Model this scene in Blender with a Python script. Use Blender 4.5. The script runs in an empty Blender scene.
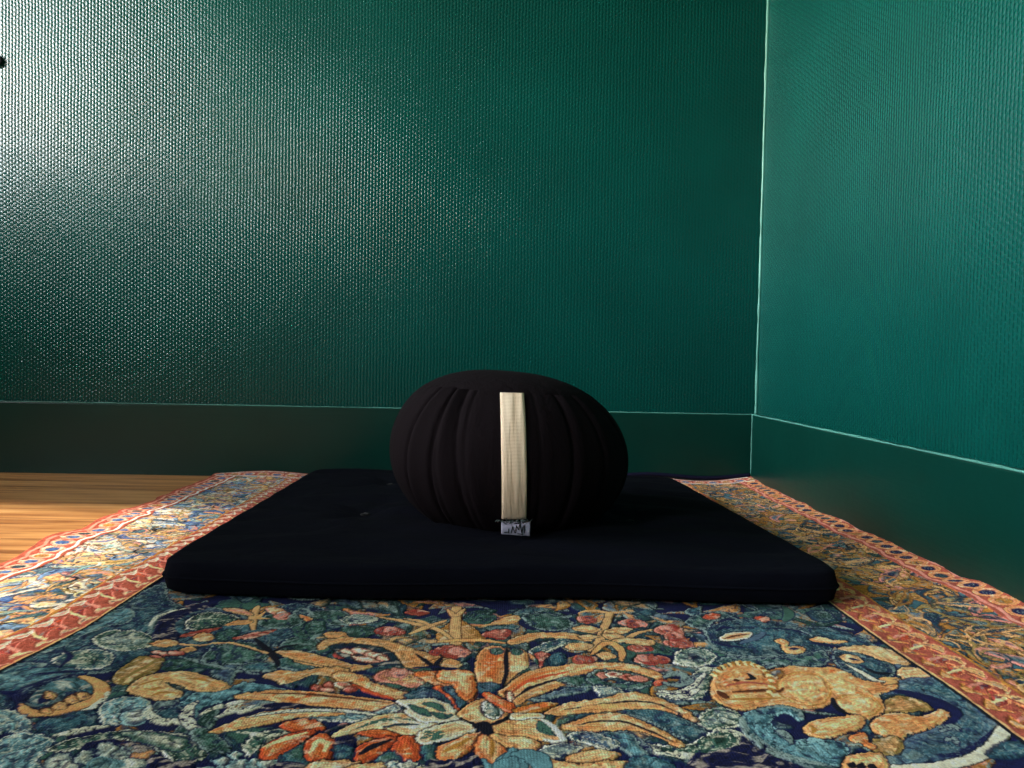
import bpy, bmesh, math, random
import numpy as np
from mathutils import Vector, noise as mnoise

C = bpy.context.scene.collection
sc = bpy.context.scene
rng = np.random.default_rng(7)
random.seed(7)

# ------------------------------------------------------------------ measurements
EYE = 0.27                      # camera height above the floor
YAW, PITCH, ROLL = 0.02556, -0.0308, 0.01988
FPX = 776.6
YB = 1.746                      # back wall
XR = 0.601                      # right wall
XL, YF, ZC = -2.55, -3.0, 2.45  # left wall, wall behind the camera, ceiling
HB = 0.1585                     # baseboard height


def basis():
    f = Vector((math.sin(YAW)*math.cos(PITCH), math.cos(YAW)*math.cos(PITCH), math.sin(PITCH)))
    r = Vector((math.cos(YAW), -math.sin(YAW), 0))
    u = r.cross(f)
    return f, r*math.cos(ROLL)+u*math.sin(ROLL), -r*math.sin(ROLL)+u*math.cos(ROLL)


F_, R_, U_ = basis()


def on_floor(px, py, z=0.008):
    """a point seen in the photograph, carried to its place on the floor plane"""
    d = F_ + R_*((px-512)/FPX) - U_*((py-384)/FPX)
    t = (z-EYE)/d.z
    return (d.x*t, d.y*t)


# ------------------------------------------------------------------ helpers
def lin(c):
    return tuple((v/255/12.92 if v/255 <= .04045 else ((v/255+.055)/1.055)**2.4) for v in c)


def tag(o, label=None, cat=None, kind=None, group=None):
    if label: o['label'] = label
    if cat: o['category'] = cat
    if kind: o['kind'] = kind
    if group: o['group'] = group
    return o


def link_mesh(name, bm, mat, parent=None, smooth=True):
    me = bpy.data.meshes.new(name)
    bm.to_mesh(me); bm.free()
    o = bpy.data.objects.new(name, me); C.objects.link(o)
    if mat: me.materials.append(mat)
    if smooth:
        me.polygons.foreach_set('use_smooth', [True]*len(me.polygons))
    if parent: o.parent = parent
    return o


def empty(name, loc):
    o = bpy.data.objects.new(name, None); C.objects.link(o); o.location = loc
    o.empty_display_size = .05
    return o


def add_box(bm, x0, x1, y0, y1, z0, z1):
    v = [bm.verts.new(p) for p in ((x0,y0,z0),(x1,y0,z0),(x1,y1,z0),(x0,y1,z0),(x0,y0,z1),(x1,y0,z1),(x1,y1,z1),(x0,y1,z1))]
    for f in ((3,2,1,0),(4,5,6,7),(0,1,5,4),(1,2,6,5),(2,3,7,6),(3,0,4,7)):
        bm.faces.new([v[i] for i in f])


def add_prism(bm, prof, path):
    """sweep a closed profile (list of offset functions already resolved per ring): path = list of rings"""
    rings = [[bm.verts.new(p) for p in ring] for ring in path]
    n = len(rings[0])
    for a, b in zip(rings, rings[1:]):
        for i in range(n):
            bm.faces.new((a[i], a[(i+1) % n], b[(i+1) % n], b[i]))
    bm.faces.new(rings[0][::-1]); bm.faces.new(rings[-1])


def add_tube(bm, pts, rad, seg=8):
    pts = [Vector(p) for p in pts]
    rings = []
    for i, p in enumerate(pts):
        t = (pts[min(i+1, len(pts)-1)]-pts[max(i-1, 0)]).normalized()
        a = t.cross(Vector((0, 0, 1)))
        if a.length < .1: a = t.cross(Vector((0, 1, 0)))
        a.normalize(); b = t.cross(a)
        r = rad[i] if isinstance(rad, (list, tuple)) else rad
        rings.append([p+a*math.cos(2*math.pi*k/seg)*r+b*math.sin(2*math.pi*k/seg)*r for k in range(seg)])
    add_prism(bm, None, rings)


class NT:
    def __init__(s, name):
        s.m = bpy.data.materials.new(name); s.m.use_nodes = True
        s.t = s.m.node_tree; s.t.nodes.clear()
        s.out = s.n('ShaderNodeOutputMaterial'); s.b = s.n('ShaderNodeBsdfPrincipled')
        s.l(s.b.outputs[0], s.out.inputs[0])

    def n(s, k, **kw):
        x = s.t.nodes.new(k)
        for a, v in kw.items(): setattr(x, a, v)
        return x

    def l(s, a, b): s.t.links.new(a, b)

    def sin(s, k, v):
        if hasattr(v, 'links') or hasattr(v, 'is_output'): s.l(v, k)
        else: k.default_value = v

    def math(s, op, a, b=0.0, c=None, clamp=False):
        x = s.n('ShaderNodeMath', operation=op, use_clamp=clamp)
        s.sin(x.inputs[0], a); s.sin(x.inputs[1], b)
        if c is not None: s.sin(x.inputs[2], c)
        return x.outputs[0]

    def noise(s, vec, scale, detail=3, rough=.5, dist=0.0):
        x = s.n('ShaderNodeTexNoise'); s.l(vec, x.inputs['Vector'])
        x.inputs['Scale'].default_value = scale; x.inputs['Detail'].default_value = detail
        x.inputs['Roughness'].default_value = rough; x.inputs['Distortion'].default_value = dist
        return x.outputs['Fac']

    def ramp(s, fac, stops):
        x = s.n('ShaderNodeValToRGB'); s.l(fac, x.inputs[0])
        e = x.color_ramp.elements
        while len(e) < len(stops): e.new(.5)
        for q, (p, c) in zip(e, stops):
            q.position = p; q.color = (*c, 1)
        return x.outputs[0]

    def mix(s, f, a, b, blend='MIX'):
        x = s.n('ShaderNodeMix', data_type='RGBA', blend_type=blend)
        s.sin(x.inputs[0], f)
        for k, v in ((6, a), (7, b)):
            if isinstance(v, tuple): x.inputs[k].default_value = (*v[:3], 1)
            else: s.l(v, x.inputs[k])
        return x.outputs[2]

    def bump(s, h, strength, dist, normal=None):
        x = s.n('ShaderNodeBump'); s.l(h, x.inputs['Height'])
        x.inputs['Strength'].default_value = strength; x.inputs['Distance'].default_value = dist
        if normal is not None: s.l(normal, x.inputs['Normal'])
        return x.outputs[0]

    def pos(s):
        return s.n('ShaderNodeTexCoord').outputs['Object']

    def mapped(s, v, scale):
        x = s.n('ShaderNodeMapping'); s.l(v, x.inputs[0]); x.inputs['Scale'].default_value = scale
        return x.outputs[0]


# ------------------------------------------------------------------ materials
GREEN = lin((3, 57, 51))


def wallpaper(name, axis):
    """green paint over coarse woven wall covering: staggered cells standing in columns"""
    s = NT(name)
    p = s.pos()
    wob = s.noise(p, 14, 2)
    sep = s.n('ShaderNodeSeparateXYZ'); s.l(p, sep.inputs[0])
    u = s.math('MULTIPLY', sep.outputs[axis], 1/.0071)
    u = s.math('ADD', u, s.math('MULTIPLY', wob, .6))
    col = s.math('FLOOR', u)
    par = s.math('MULTIPLY', s.math('MODULO', s.math('ABSOLUTE', col), 2.0), .5)
    v = s.math('ADD', s.math('MULTIPLY', sep.outputs[2], 1/.0094), par)
    v = s.math('ADD', v, s.math('MULTIPLY', s.noise(p, 60, 2), .5))
    fu = s.math('SUBTRACT', s.math('FRACT', u), .5)
    fv = s.math('SUBTRACT', s.math('FRACT', v), .5)
    # rounded cell: 1 - (2fu)^2 , 1-(2fv)^2
    hu = s.math('SUBTRACT', 1.0, s.math('POWER', s.math('MULTIPLY', s.math('ABSOLUTE', fu), 2.0), 2.0))
    hv = s.math('SUBTRACT', 1.0, s.math('POWER', s.math('MULTIPLY', s.math('ABSOLUTE', fv), 2.0), 2.0))
    h = s.math('MULTIPLY', hu, s.math('ADD', s.math('MULTIPLY', hv, .76), .24))
    h = s.math('MULTIPLY', h, s.math('ADD', .78, s.math('MULTIPLY', s.noise(p, 110, 2), .44)))
    h = s.math('ADD', h, s.math('MULTIPLY', s.noise(p, 300, 2), .06))
    patch = s.noise(p, 2.3, 3)
    strength = s.n('ShaderNodeBump')
    s.l(h, strength.inputs['Height'])
    strength.inputs['Distance'].default_value = .0010
    s.l(s.math('ADD', .35, s.math('MULTIPLY', patch, .4)), strength.inputs['Strength'])
    s.l(strength.outputs[0], s.b.inputs['Normal'])
    c = s.ramp(s.noise(p, 5, 4), [(.3, tuple(v*.9 for v in GREEN)), (.7, tuple(v*1.12 for v in GREEN))])
    s.l(c, s.b.inputs['Base Color'])
    s.b.inputs['Roughness'].default_value = .20
    s.b.inputs['Specular IOR Level'].default_value = .34
    s.b.inputs['IOR'].default_value = 1.45
    return s.m


def paint(name, base, rough=.35, bumpk=.25):
    s = NT(name)
    p = s.pos()
    b = s.mapped(p, (3, 3, 40)) if bumpk < .4 else p
    h = s.math('ADD', s.noise(b, 6, 4), s.math('MULTIPLY', s.noise(p, 55, 3), .5))
    s.l(s.bump(h, bumpk, .004), s.b.inputs['Normal'])
    c = s.ramp(s.noise(p, 7, 4), [(.3, tuple(v*.88 for v in base)), (.7, tuple(v*1.1 for v in base))])
    s.l(c, s.b.inputs['Base Color'])
    s.b.inputs['Roughness'].default_value = rough
    s.b.inputs['Specular IOR Level'].default_value = .28
    return s.m


def wood():
    s = NT('oak_floor')
    p = s.pos()
    sep = s.n('ShaderNodeSeparateXYZ'); s.l(p, sep.inputs[0])
    row = s.math('DIVIDE', sep.outputs[1], .14)
    rid = s.math('FLOOR', row)
    wn = s.n('ShaderNodeTexWhiteNoise', noise_dimensions='1D'); s.l(rid, wn.inputs['W'])
    comb = s.n('ShaderNodeCombineXYZ')
    s.l(s.math('ADD', sep.outputs[0], s.math('MULTIPLY', wn.outputs[0], 7.0)), comb.inputs[0])
    s.l(sep.outputs[1], comb.inputs[1]); s.l(rid, comb.inputs[2])
    g = s.noise(s.mapped(comb.outputs[0], (2.2, 34, 1)), 1.0, 6, .6, .6)
    g2 = s.noise(s.mapped(comb.outputs[0], (6, 160, 1)), 1.0, 4, .6)
    g3 = s.noise(s.mapped(comb.outputs[0], (1.3, 9, 1)), 1.0, 3, .5, .4)
    f = s.math('ADD', s.math('MULTIPLY', g, .6), s.math('MULTIPLY', g2, .4))
    c = s.ramp(f, [(.30, lin((84, 46, 20))), (.44, lin((160, 104, 54))), (.55, lin((206, 150, 90))), (.72, lin((232, 186, 124)))])
    c = s.mix(s.math('MULTIPLY', s.math('SUBTRACT', g3, .58, clamp=True), 5.0, clamp=True), c, lin((120, 76, 38)))
    gap = s.math('GREATER_THAN', s.math('ABSOLUTE', s.math('SUBTRACT', s.math('FRACT', row), .5)), .492)
    c = s.mix(s.math('MULTIPLY', gap, .75), c, lin((52, 32, 16)))
    s.l(c, s.b.inputs['Base Color'])
    s.l(s.bump(s.math('SUBTRACT', f, s.math('MULTIPLY', gap, .8)), .25, .002), s.b.inputs['Normal'])
    s.b.inputs['Roughness'].default_value = .42
    return s.m


def cloth(name, base, scale=900, rough=.95, wr=.3, sheen=.15, wrinkle=(6, 6, 6)):
    s = NT(name)
    p = s.pos()
    w = s.noise(s.mapped(p, wrinkle), 3.0, 4, .55, .5)
    f = s.noise(p, scale, 2)
    s.l(s.bump(f, .25, .0006, s.bump(w, wr, .012)), s.b.inputs['Normal'])
    c = s.mix(s.noise(p, 260, 3), tuple(v*.8 for v in base), tuple(v*1.2 for v in base))
    s.l(c, s.b.inputs['Base Color'])
    s.b.inputs['Roughness'].default_value = rough
    s.b.inputs['Specular IOR Level'].default_value = .06
    s.b.inputs['Sheen Weight'].default_value = sheen
    s.b.inputs['Sheen Roughness'].default_value = .6
    return s.m


M_back = wallpaper('green_woven_wallpaper_back', 0)
M_side = wallpaper('green_woven_wallpaper_side', 1)
M_base = paint('green_gloss_paint', lin((3, 44, 37)), .28, .08)
M_bead = paint('pale_green_edge_highlight', lin((74, 132, 120)), .4, .6)  # light catching the ledges and corner, put into the bead colour
M_plain = paint('off_white_paint', lin((186, 184, 176)), .6, .1)
M_white = paint('white_gloss_paint', lin((235, 235, 230)), .35, .1)
M_wood = wood()

# ------------------------------------------------------------------ room shell
def slab(name, x0, x1, y0, y1, z0, z1, m):
    bm = bmesh.new(); add_box(bm, x0, x1, y0, y1, z0, z1)
    return tag(link_mesh(name, bm, m, smooth=False), kind='structure')


T = .12
slab('floor', XL-T, XR+T, YF-T, YB+T, -T, 0, M_wood)
slab('ceiling', XL-T, XR+T, YF-T, YB+T, ZC, ZC+T, M_plain)
slab('wall_back', XL-T, XR+T, YB, YB+T, 0, ZC, M_back)
slab('wall_right', XR, XR+T, YF-T, YB, 0, ZC, M_side)
slab('wall_front', XL-T, XR+T, YF-T, YF, 0, ZC, M_back)
# left wall with two window openings
WZ0, WZ1 = 1.06, 2.2
WINS = [(-0.05, 1.63), (-2.10, -1.25)]
bm = bmesh.new()
add_box(bm, XL-T, XL, YF, YB, 0, WZ0); add_box(bm, XL-T, XL, YF, YB, WZ1, ZC)
for a, b in ((YF, WINS[1][0]), (WINS[1][1], WINS[0][0]), (WINS[0][1], YB)):
    add_box(bm, XL-T, XL, a, b, WZ0, WZ1)
tag(link_mesh('wall_left', bm, M_side, smooth=False), kind='structure')
for n_, (WY0, WY1) in enumerate(WINS):
    w = empty('window_%d' % (n_+1), (XL, (WY0+WY1)/2, WZ0)); tag(w, kind='structure')
    bm = bmesh.new()
    cy = (WY0+WY1)/2
    for a, b, c, d in ((WY0, WY1, WZ0, WZ0+.05), (WY0, WY1, WZ1-.05, WZ1), (WY0, WY0+.05, WZ0, WZ1), (WY1-.05, WY1, WZ0, WZ1), (cy-.03, cy+.03, WZ0, WZ1)):
        add_box(bm, -.09, -.04, a-cy, b-cy, c-WZ0, d-WZ0)
    link_mesh('window_frame', bm, M_white, w, False)
    bm = bmesh.new(); add_box(bm, -.04, .06, WY0-cy-.04, WY1-cy+.04, -.03, 0)
    bmesh.ops.bevel(bm, geom=bm.edges[:], offset=.006, segments=2)
    link_mesh('window_sill', bm, M_wood, w, False)

# baseboards with a rounded top ledge; rings along the wall
def baseboard(name, along, x0, x1, wall, sgn, n=80):
    bm = bmesh.new(); rings = []
    th = .014
    for i in range(n+1):
        t = x0+(x1-x0)*i/n
        wv = mnoise.noise((t*3.1, wall, 0))*.0016
        top = HB+wv
        prof = [(0, 0), (th, 0), (th, top-.004), (th-.0015, top-.001), (th-.004, top), (0, top)]
        ring = []
        for d, z in prof:
            ring.append((t, wall-sgn*d, z) if along == 'x' else (wall-sgn*d, t, z))
        rings.append(ring)
    add_prism(bm, None, rings)
    bmesh.ops.recalc_face_normals(bm, faces=bm.faces)
    return tag(link_mesh(name, bm, M_base, smooth=False), kind='structure')


baseboard('baseboard_back', 'x', XL, XR, YB, 1)
baseboard('baseboard_right', 'y', YF, YB-.014, XR, 1)
baseboard('baseboard_left', 'y', YF, YB-.014, XL, -1)

# caulk beads on baseboard tops and corner, coloured pale for window light they catch
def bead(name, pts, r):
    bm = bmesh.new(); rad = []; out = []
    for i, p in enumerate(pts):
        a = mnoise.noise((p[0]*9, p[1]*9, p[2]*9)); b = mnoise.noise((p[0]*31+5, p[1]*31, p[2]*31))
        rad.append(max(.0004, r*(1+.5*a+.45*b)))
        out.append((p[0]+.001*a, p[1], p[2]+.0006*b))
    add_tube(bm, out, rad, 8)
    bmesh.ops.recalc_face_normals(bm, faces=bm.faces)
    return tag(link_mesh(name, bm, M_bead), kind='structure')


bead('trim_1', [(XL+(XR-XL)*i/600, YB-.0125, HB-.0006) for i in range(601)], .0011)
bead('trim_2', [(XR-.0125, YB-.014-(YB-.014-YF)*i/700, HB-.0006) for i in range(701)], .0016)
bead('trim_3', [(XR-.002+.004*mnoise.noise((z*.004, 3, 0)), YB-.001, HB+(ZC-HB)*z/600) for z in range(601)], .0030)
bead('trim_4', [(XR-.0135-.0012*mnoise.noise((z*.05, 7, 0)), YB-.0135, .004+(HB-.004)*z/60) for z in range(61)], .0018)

# ------------------------------------------------------------------ the rug
NAVY, NAVY2 = (24, 29, 62), (34, 42, 84)
PAL = dict(navy=(20, 27, 70), ink=(16, 18, 34), teal=(60, 98, 108), tealD=(34, 62, 76), green=(66, 100, 88), greenD=(32, 62, 56),
           tealL=(134, 168, 170), aqua=(98, 138, 146), pale=(206, 202, 180), grey=(126, 142, 138), gold=(226, 160, 106), goldL=(246, 202, 154),
           tan=(204, 162, 114), olive=(146, 124, 70), orange=(230, 126, 70), rust=(196, 88, 50), red=(158, 68, 58), pink=(214, 142, 126),
           cream=(250, 232, 204), brown=(92, 50, 30), brick=(164, 86, 70), blue=(66, 98, 152), blueL=(126, 156, 190), lion=(232, 164, 108),
           lionL=(246, 198, 144), bluegrey=(84, 104, 122), ochre=(172, 122, 56))
PL = {k: np.array(lin(v)) for k, v in PAL.items()}

X0, X1, Y0, Y1 = -.600, .592, .02, 1.738
xs = np.linspace(X0, X1, 1440)
ys = [Y0]
while ys[-1] < Y1:
    y = ys[-1]
    ys.append(y + (.004 if y < .40 else max(.0009, .0009+(y-.5)*.0019)))
ys[-1] = Y1
ys = np.array(ys)
NX, NY = len(xs), len(ys)
GX, GY = np.meshgrid(xs, ys)          # (NY,NX)
COL = np.zeros((NY, NX, 3)); HGT = np.zeros((NY, NX))


def vnoise(x, y, seed=0):
    """value noise on numpy arrays, roughly -1..1"""
    r = np.random.default_rng(seed).random((256, 256))*2-1
    xi = np.floor(x).astype(int); yi = np.floor(y).astype(int)
    fx = x-xi; fy = y-yi
    fx = fx*fx*(3-2*fx); fy = fy*fy*(3-2*fy)
    a = r[yi & 255, xi & 255]; b = r[yi & 255, (xi+1) & 255]
    c = r[(yi+1) & 255, xi & 255]; d = r[(yi+1) & 255, (xi+1) & 255]
    return (a*(1-fx)+b*fx)*(1-fy)+(c*(1-fx)+d*fx)*fy


def fbm(x, y, seed=0, o=3):
    s = 0; a = 1; t = 0
    for k in range(o):
        s = s+a*vnoise(x*2**k+17.3*k, y*2**k-9.1*k, seed+k); t += a; a *= .5
    return s/t


def sstep(a, b, x):
    t = np.clip((x-a)/(b-a), 0, 1)
    return t*t*(3-2*t)


# fields shared by every shape: thread mottling and veins
N_fine = vnoise(GX*900, GY*700, 3)
N_mid = fbm(GX*220, GY*160, 5, 2)
N_big = fbm(GX*70, GY*60, 9, 3)
WX = GX+.010*fbm(GX*38, GY*38, 21, 2)+.004*N_big; WY = GY+.010*fbm(GX*38+50, GY*38, 22, 2)
VEIN = np.abs(fbm(WX*85, WY*85, 31, 2))            # near 0 on vein lines
VEIN2 = np.abs(fbm(WX*150, WY*70, 41, 2))

N_fl = fbm(WX*210, WY*150, 55, 2)
N_thr = fbm(WX*100+WY*60, WY*230-WX*80, 57, 3)

CROP = dict(A=(0, 600, 4.57), B=(150, 590, 4.315), C=(300, 595, 4.4375), D=(440, 595, 4.4375), E=(580, 595, 4.439),
            G=(700, 590, 4.317), H=(850, 590, 4.316), I=(0, 440, 3.2), K=(860, 520, 4.268), J=(560, 460, 3.012), P=(0, 0, 1))


def plane(crop, pts):
    ox, oy, s = CROP[crop]
    return [on_floor(ox+x/s, oy+y/s) for x, y in pts]


def spline(pts, closed, sub=7):
    n = len(pts); out = []
    P = [np.array(p) for p in pts]
    rngi = range(n if closed else n-1)
    for i in rngi:
        if closed: a, b, c, d = P[(i-1) % n], P[i], P[(i+1) % n], P[(i+2) % n]
        else: a, b, c, d = P[max(i-1, 0)], P[i], P[i+1], P[min(i+2, n-1)]
        for k in range(sub):
            t = k/sub
            out.append(.5*((2*b)+(-a+c)*t+(2*a-5*b+4*c-d)*t*t+(-a+3*b-3*c+d)*t**3))
    if not closed: out.append(P[-1])
    return np.array(out)


def window(q, pad):
    i0 = np.searchsorted(xs, q[:, 0].min()-pad); i1 = np.searchsorted(xs, q[:, 0].max()+pad)
    j0 = np.searchsorted(ys, q[:, 1].min()-pad); j1 = np.searchsorted(ys, q[:, 1].max()+pad)
    return slice(j0, j1), slice(i0, i1)


def seg_dist(q, x, y, closed):
    d = np.full(x.shape, 1e9); par = np.zeros(x.shape); ins = np.zeros(x.shape, bool)
    n = len(q)
    for i in range(n if closed else n-1):
        ax, ay = q[i]; bx, by = q[(i+1) % n]
        ex, ey = bx-ax, by-ay
        L = ex*ex+ey*ey+1e-14
        t = np.clip(((x-ax)*ex+(y-ay)*ey)/L, 0, 1)
        dd = (x-ax-t*ex)**2+(y-ay-t*ey)**2
        m = dd < d
        d = np.where(m, dd, d); par = np.where(m, (i+t)/(n-1), par)
        if closed:
            cr = (ay > y) != (by > y)
            with np.errstate(divide='ignore', invalid='ignore'):
                xi = ex*(y-ay)/(by-ay+1e-18)+ax
            ins ^= cr & (x < xi)
    return np.sqrt(d), par, ins


def blend(S, c, a):
    COL[S] = COL[S]*(1-a[..., None])+c*a[..., None]


def blob(crop, pts, c1='gold', c2=None, edge='ink', rag=.0, mottle=.25, rim=None, vein=None, h=.0014, ew=.0016, mid=None, pre=False, raise_=True):
    """a closed embroidered shape: outline, fill running from c2 at its rim to c1 in its middle, mottling, optional pale stitched rim and veins"""
    q = spline(pts if pre else plane(crop, pts), True, 6)
    S = window(q, .012)
    x, y = GX[S], GY[S]
    if x.size == 0: return
    d, _, ins = seg_dist(q, x, y, True)
    sd = np.where(ins, d, -d)+.0009*N_fine[S]+.0006*N_mid[S]
    if rag: sd = sd+rag*(.7*fbm(x*110, y*110, 61, 2)+.5*vnoise(x*330, y*330, 62))
    AA = .0007
    if edge: blend(S, PL[edge], sstep(-ew-AA, -ew+AA, sd)*.9)
    a = sstep(-AA, AA, sd)
    mx = max(float(sd.max()), .002)
    g = sstep(.0, mx*.8, sd+.25*mx*N_mid[S])[..., None]
    c = PL[c1]*g+PL[c2 or c1]*(1-g)
    if mid:      # a streak of a third colour along noise
        k = (sstep(.25, .6, N_big[S]+.4*N_mid[S])*sstep(.0015, .004, sd))[..., None]
        c = c*(1-k)+PL[mid]*k
    if vein:
        k = (sstep(.16, .03, VEIN[S])*sstep(.0005, .0025, sd))[..., None]*.85
        c = c*(1-k)+PL[vein]*k
    if rim:
        rr = .0019
        k = (sstep(0, .0006, sd)*sstep(rr+.001, rr, sd)*sstep(-.45, .2, N_fine[S]+N_mid[S]+.25))[..., None]
        c = c*(1-k)+PL[rim]*k
    rows_ = .5+.5*np.sin(sd/.0036*2*math.pi+2.2*N_big[S]+1.2*N_mid[S])      # rows of stitches following the outline
    if mottle >= .3:
        k = (sstep(.72, .92, rows_)*sstep(-.25, .15, N_fine[S]+N_mid[S])*sstep(.001, .003, sd))[..., None]*.55
        c = c*(1-k)+PL[rim or 'grey']*k
    else:
        c = c*(1-.34*(1-rows_)*sstep(.0008, .0025, sd))[..., None]*np.array([1, .96, .9])**((1-rows_)[..., None])
    if mottle >= .3:      # light and dark stitches scattered through leaves
        k = (sstep(.30, .48, N_fl[S])*sstep(.001, .003, sd))[..., None]*.75
        c = c*(1-k)+(c*.25+PL[rim or 'grey']*.75)*k
        k = (sstep(.28, .42, -N_fl[S])*sstep(.001, .003, sd))[..., None]*.7
        c = c*(1-k)+PL['navy']*k
    else:                 # long threads shading the petals
        k = (sstep(.12, .45, N_thr[S])*sstep(.001, .003, sd))[..., None]*.55
        c = c*(1-k)+(c*np.array([.72, .50, .34]))*k
        k = (sstep(.15, .5, -N_thr[S]))[..., None]*.35
        c = c*(1-k)+PL['cream']*k
    c = c*(1+1.5*mottle*(N_mid[S]*.8+N_fine[S]*.7))[..., None]
    c = np.clip(c, .002, 1)
    COL[S] = COL[S]*(1-a[..., None])+c*a[..., None]
    if raise_:
        hh = h*.55*(sstep(-.0008, .0022, sd))*(1+.6*N_mid[S])
        if vein: hh = hh*(1-.5*sstep(.16, .03, VEIN[S]))
        HGT[S] = np.where(a > .02, np.maximum(HGT[S]*(1-a), hh), HGT[S]-.0004*sstep(-ew-AA, -ew+AA, sd))


def line(crop, pts, w=.002, c='pale', taper=True, dots=False, edge=None, pre=False, h=.0009):
    q = spline(pts if pre else plane(crop, pts), False, 8)
    S = window(q, w+.006)
    x, y = GX[S], GY[S]
    if x.size == 0: return
    d, par, _ = seg_dist(q, x, y, False)
    ww = w*(.35+.65*np.sin(np.pi*np.clip(par, 0.02, .98))) if taper else w
    sd = ww-d+.0006*N_fine[S]+.0005*N_mid[S]
    if edge: blend(S, PL[edge], sstep(-.0016, -.0006, sd))
    a = sstep(-.0006, .0006, sd)
    if dots: a = a*sstep(-.35, .15, N_fine[S]+.8*N_mid[S]+.3)
    cc = PL[c]*(1+.3*(N_mid[S]+N_fine[S]*.5))[..., None]
    COL[S] = COL[S]*(1-a[..., None])+np.clip(cc, .002, 1)*a[..., None]
    HGT[S] = np.maximum(HGT[S], h*a)


def cluster(crop, cx, cy, rx, ry, cols, n=9, seed=0, r=.0045):
    """a berry or blossom cluster: small round petals packed in an oval"""
    rg = random.Random(seed*77+int(cx))
    for k in range(n):
        a = rg.random()*6.28; m = math.sqrt(rg.random())
        p = plane(crop, [(cx+rx*m*math.cos(a), cy+ry*m*math.sin(a))])[0]
        rr = r*(.7+.6*rg.random())
        leafy([p], cols[k % len(cols)], rr, rg)


def leafy(pl, c, r, rg, edge='brown'):
    (px, py) = pl[0]
    pts = [(px+r*(1+.25*rg.random())*math.cos(t), py+r*(1+.25*rg.random())*math.sin(t)*1.3) for t in [k*1.047 for k in range(6)]]
    blob('P', pts, c, None, edge, 0, .3, None, None, .0011, .0007, pre=True)


def rand_leaf(cx, cy, L, W, ang, bend, c1, c2, edge, rim=None, mid=None):
    pts = []
    for s_, t in [(0, 0), (1, .25), (1, .5), (1, .78), (0, 1), (-1, .78), (-1, .5), (-1, .25)]:
        u = (t-.5)*L
        v = s_*W*.5*(math.sin(math.pi*min(1, t*1.02)) if s_ else 0)+bend*L*((t-.5)**2*4)
        pts.append((cx+u*math.cos(ang)-v*math.sin(ang), cy+u*math.sin(ang)+v*math.cos(ang)))
    blob('P', pts, c1, c2, edge, .0008, .3, rim, None, .0012, .0010, mid=mid, pre=True)


# --- ground of the centre field
COL[:] = PL['navy']*(1+.25*N_mid+.25*N_fine)[..., None]
IN = .386                                     # the field runs to here on both sides
field = np.abs(GX+.004) < IN
# leafy undergrowth on the navy ground
nn = fbm(WX*30, WY*30, 77, 3)
k = sstep(-.02, .06, nn)*field
gcol = PL['tealD']*(1-sstep(.0, .4, nn))[..., None]+PL['green']*sstep(.0, .4, nn)[..., None]
COL[:] = COL*(1-k[..., None])+gcol*(1+.35*N_mid+.3*N_fine)[..., None]*k[..., None]
k = (sstep(.03, .06, nn)*sstep(.13, .09, nn)*sstep(-.2, .2, N_fine+N_mid))*field
COL[:] = COL*(1-k[..., None]*.6)+PL['grey']*k[..., None]*.6
k = sstep(.10, .02, VEIN2)*sstep(.05, .1, nn)*field*.8
COL[:] = COL*(1-k[..., None])+PL['navy']*k[..., None]
HGT += .0010*sstep(-.02, .08, nn)*field

# --- back border and far part of the field get scattered flowers (mostly under the cushion)
rg = random.Random(5)
for _ in range(560):
    cx = rg.uniform(-.37, .37); cy = rg.uniform(.30, 1.66)
    if -.3 < cx < .3 and .9 < cy < 1.4: continue
    rand_leaf(cx, cy, rg.uniform(.03, .08), rg.uniform(.010, .026), rg.random()*6.3, rg.uniform(-.4, .4),
              rg.choice(['teal', 'green', 'gold', 'teal', 'tan', 'pink', 'green', 'grey', 'greenD', 'bluegrey']), rg.choice(['tealD', 'greenD', 'ochre']), 'ink', rg.choice([None, 'grey']))

# --- the centre field, figure by figure
rg = random.Random(15)
for _ in range(170):
    rand_leaf(rg.uniform(-.37, .37), rg.uniform(.70, .86), rg.uniform(.03, .06), rg.uniform(.012, .024), rg.random()*6.3, rg.uniform(-.4, .4),
              rg.choice(['teal', 'green', 'tan', 'grey', 'greenD', 'bluegrey', 'gold', 'pink']), rg.choice(['tealD', 'greenD', 'ochre']), 'ink', rg.choice([None, 'grey']))


def O(crop, cx, cy, rx, ry, n=8, rot=0.0, jag=0.0, seed=1):
    r_ = random.Random(seed); o = []
    for k in range(n):
        a_ = k*2*math.pi/n; j_ = 1+jag*(r_.random()-.5)*2
        x_, y_ = rx*j_*math.cos(a_), ry*j_*math.sin(a_)
        o.append((cx+x_*math.cos(rot)-y_*math.sin(rot), cy+x_*math.sin(rot)+y_*math.cos(rot)))
    return o


def leaf(crop, pts, c1='teal', c2='tealD', rim='grey', vein='tealD', rag=.0026, **k):
    blob(crop, pts, c1, c2, 'navy', rag, .35, rim, vein, **k)


def petal(crop, pts, c1='goldL', c2='gold', edge='brown', mid=None, **k):
    blob(crop, pts, c1, c2, edge, .0010, .22, None, None, mid=mid, **k)


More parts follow.
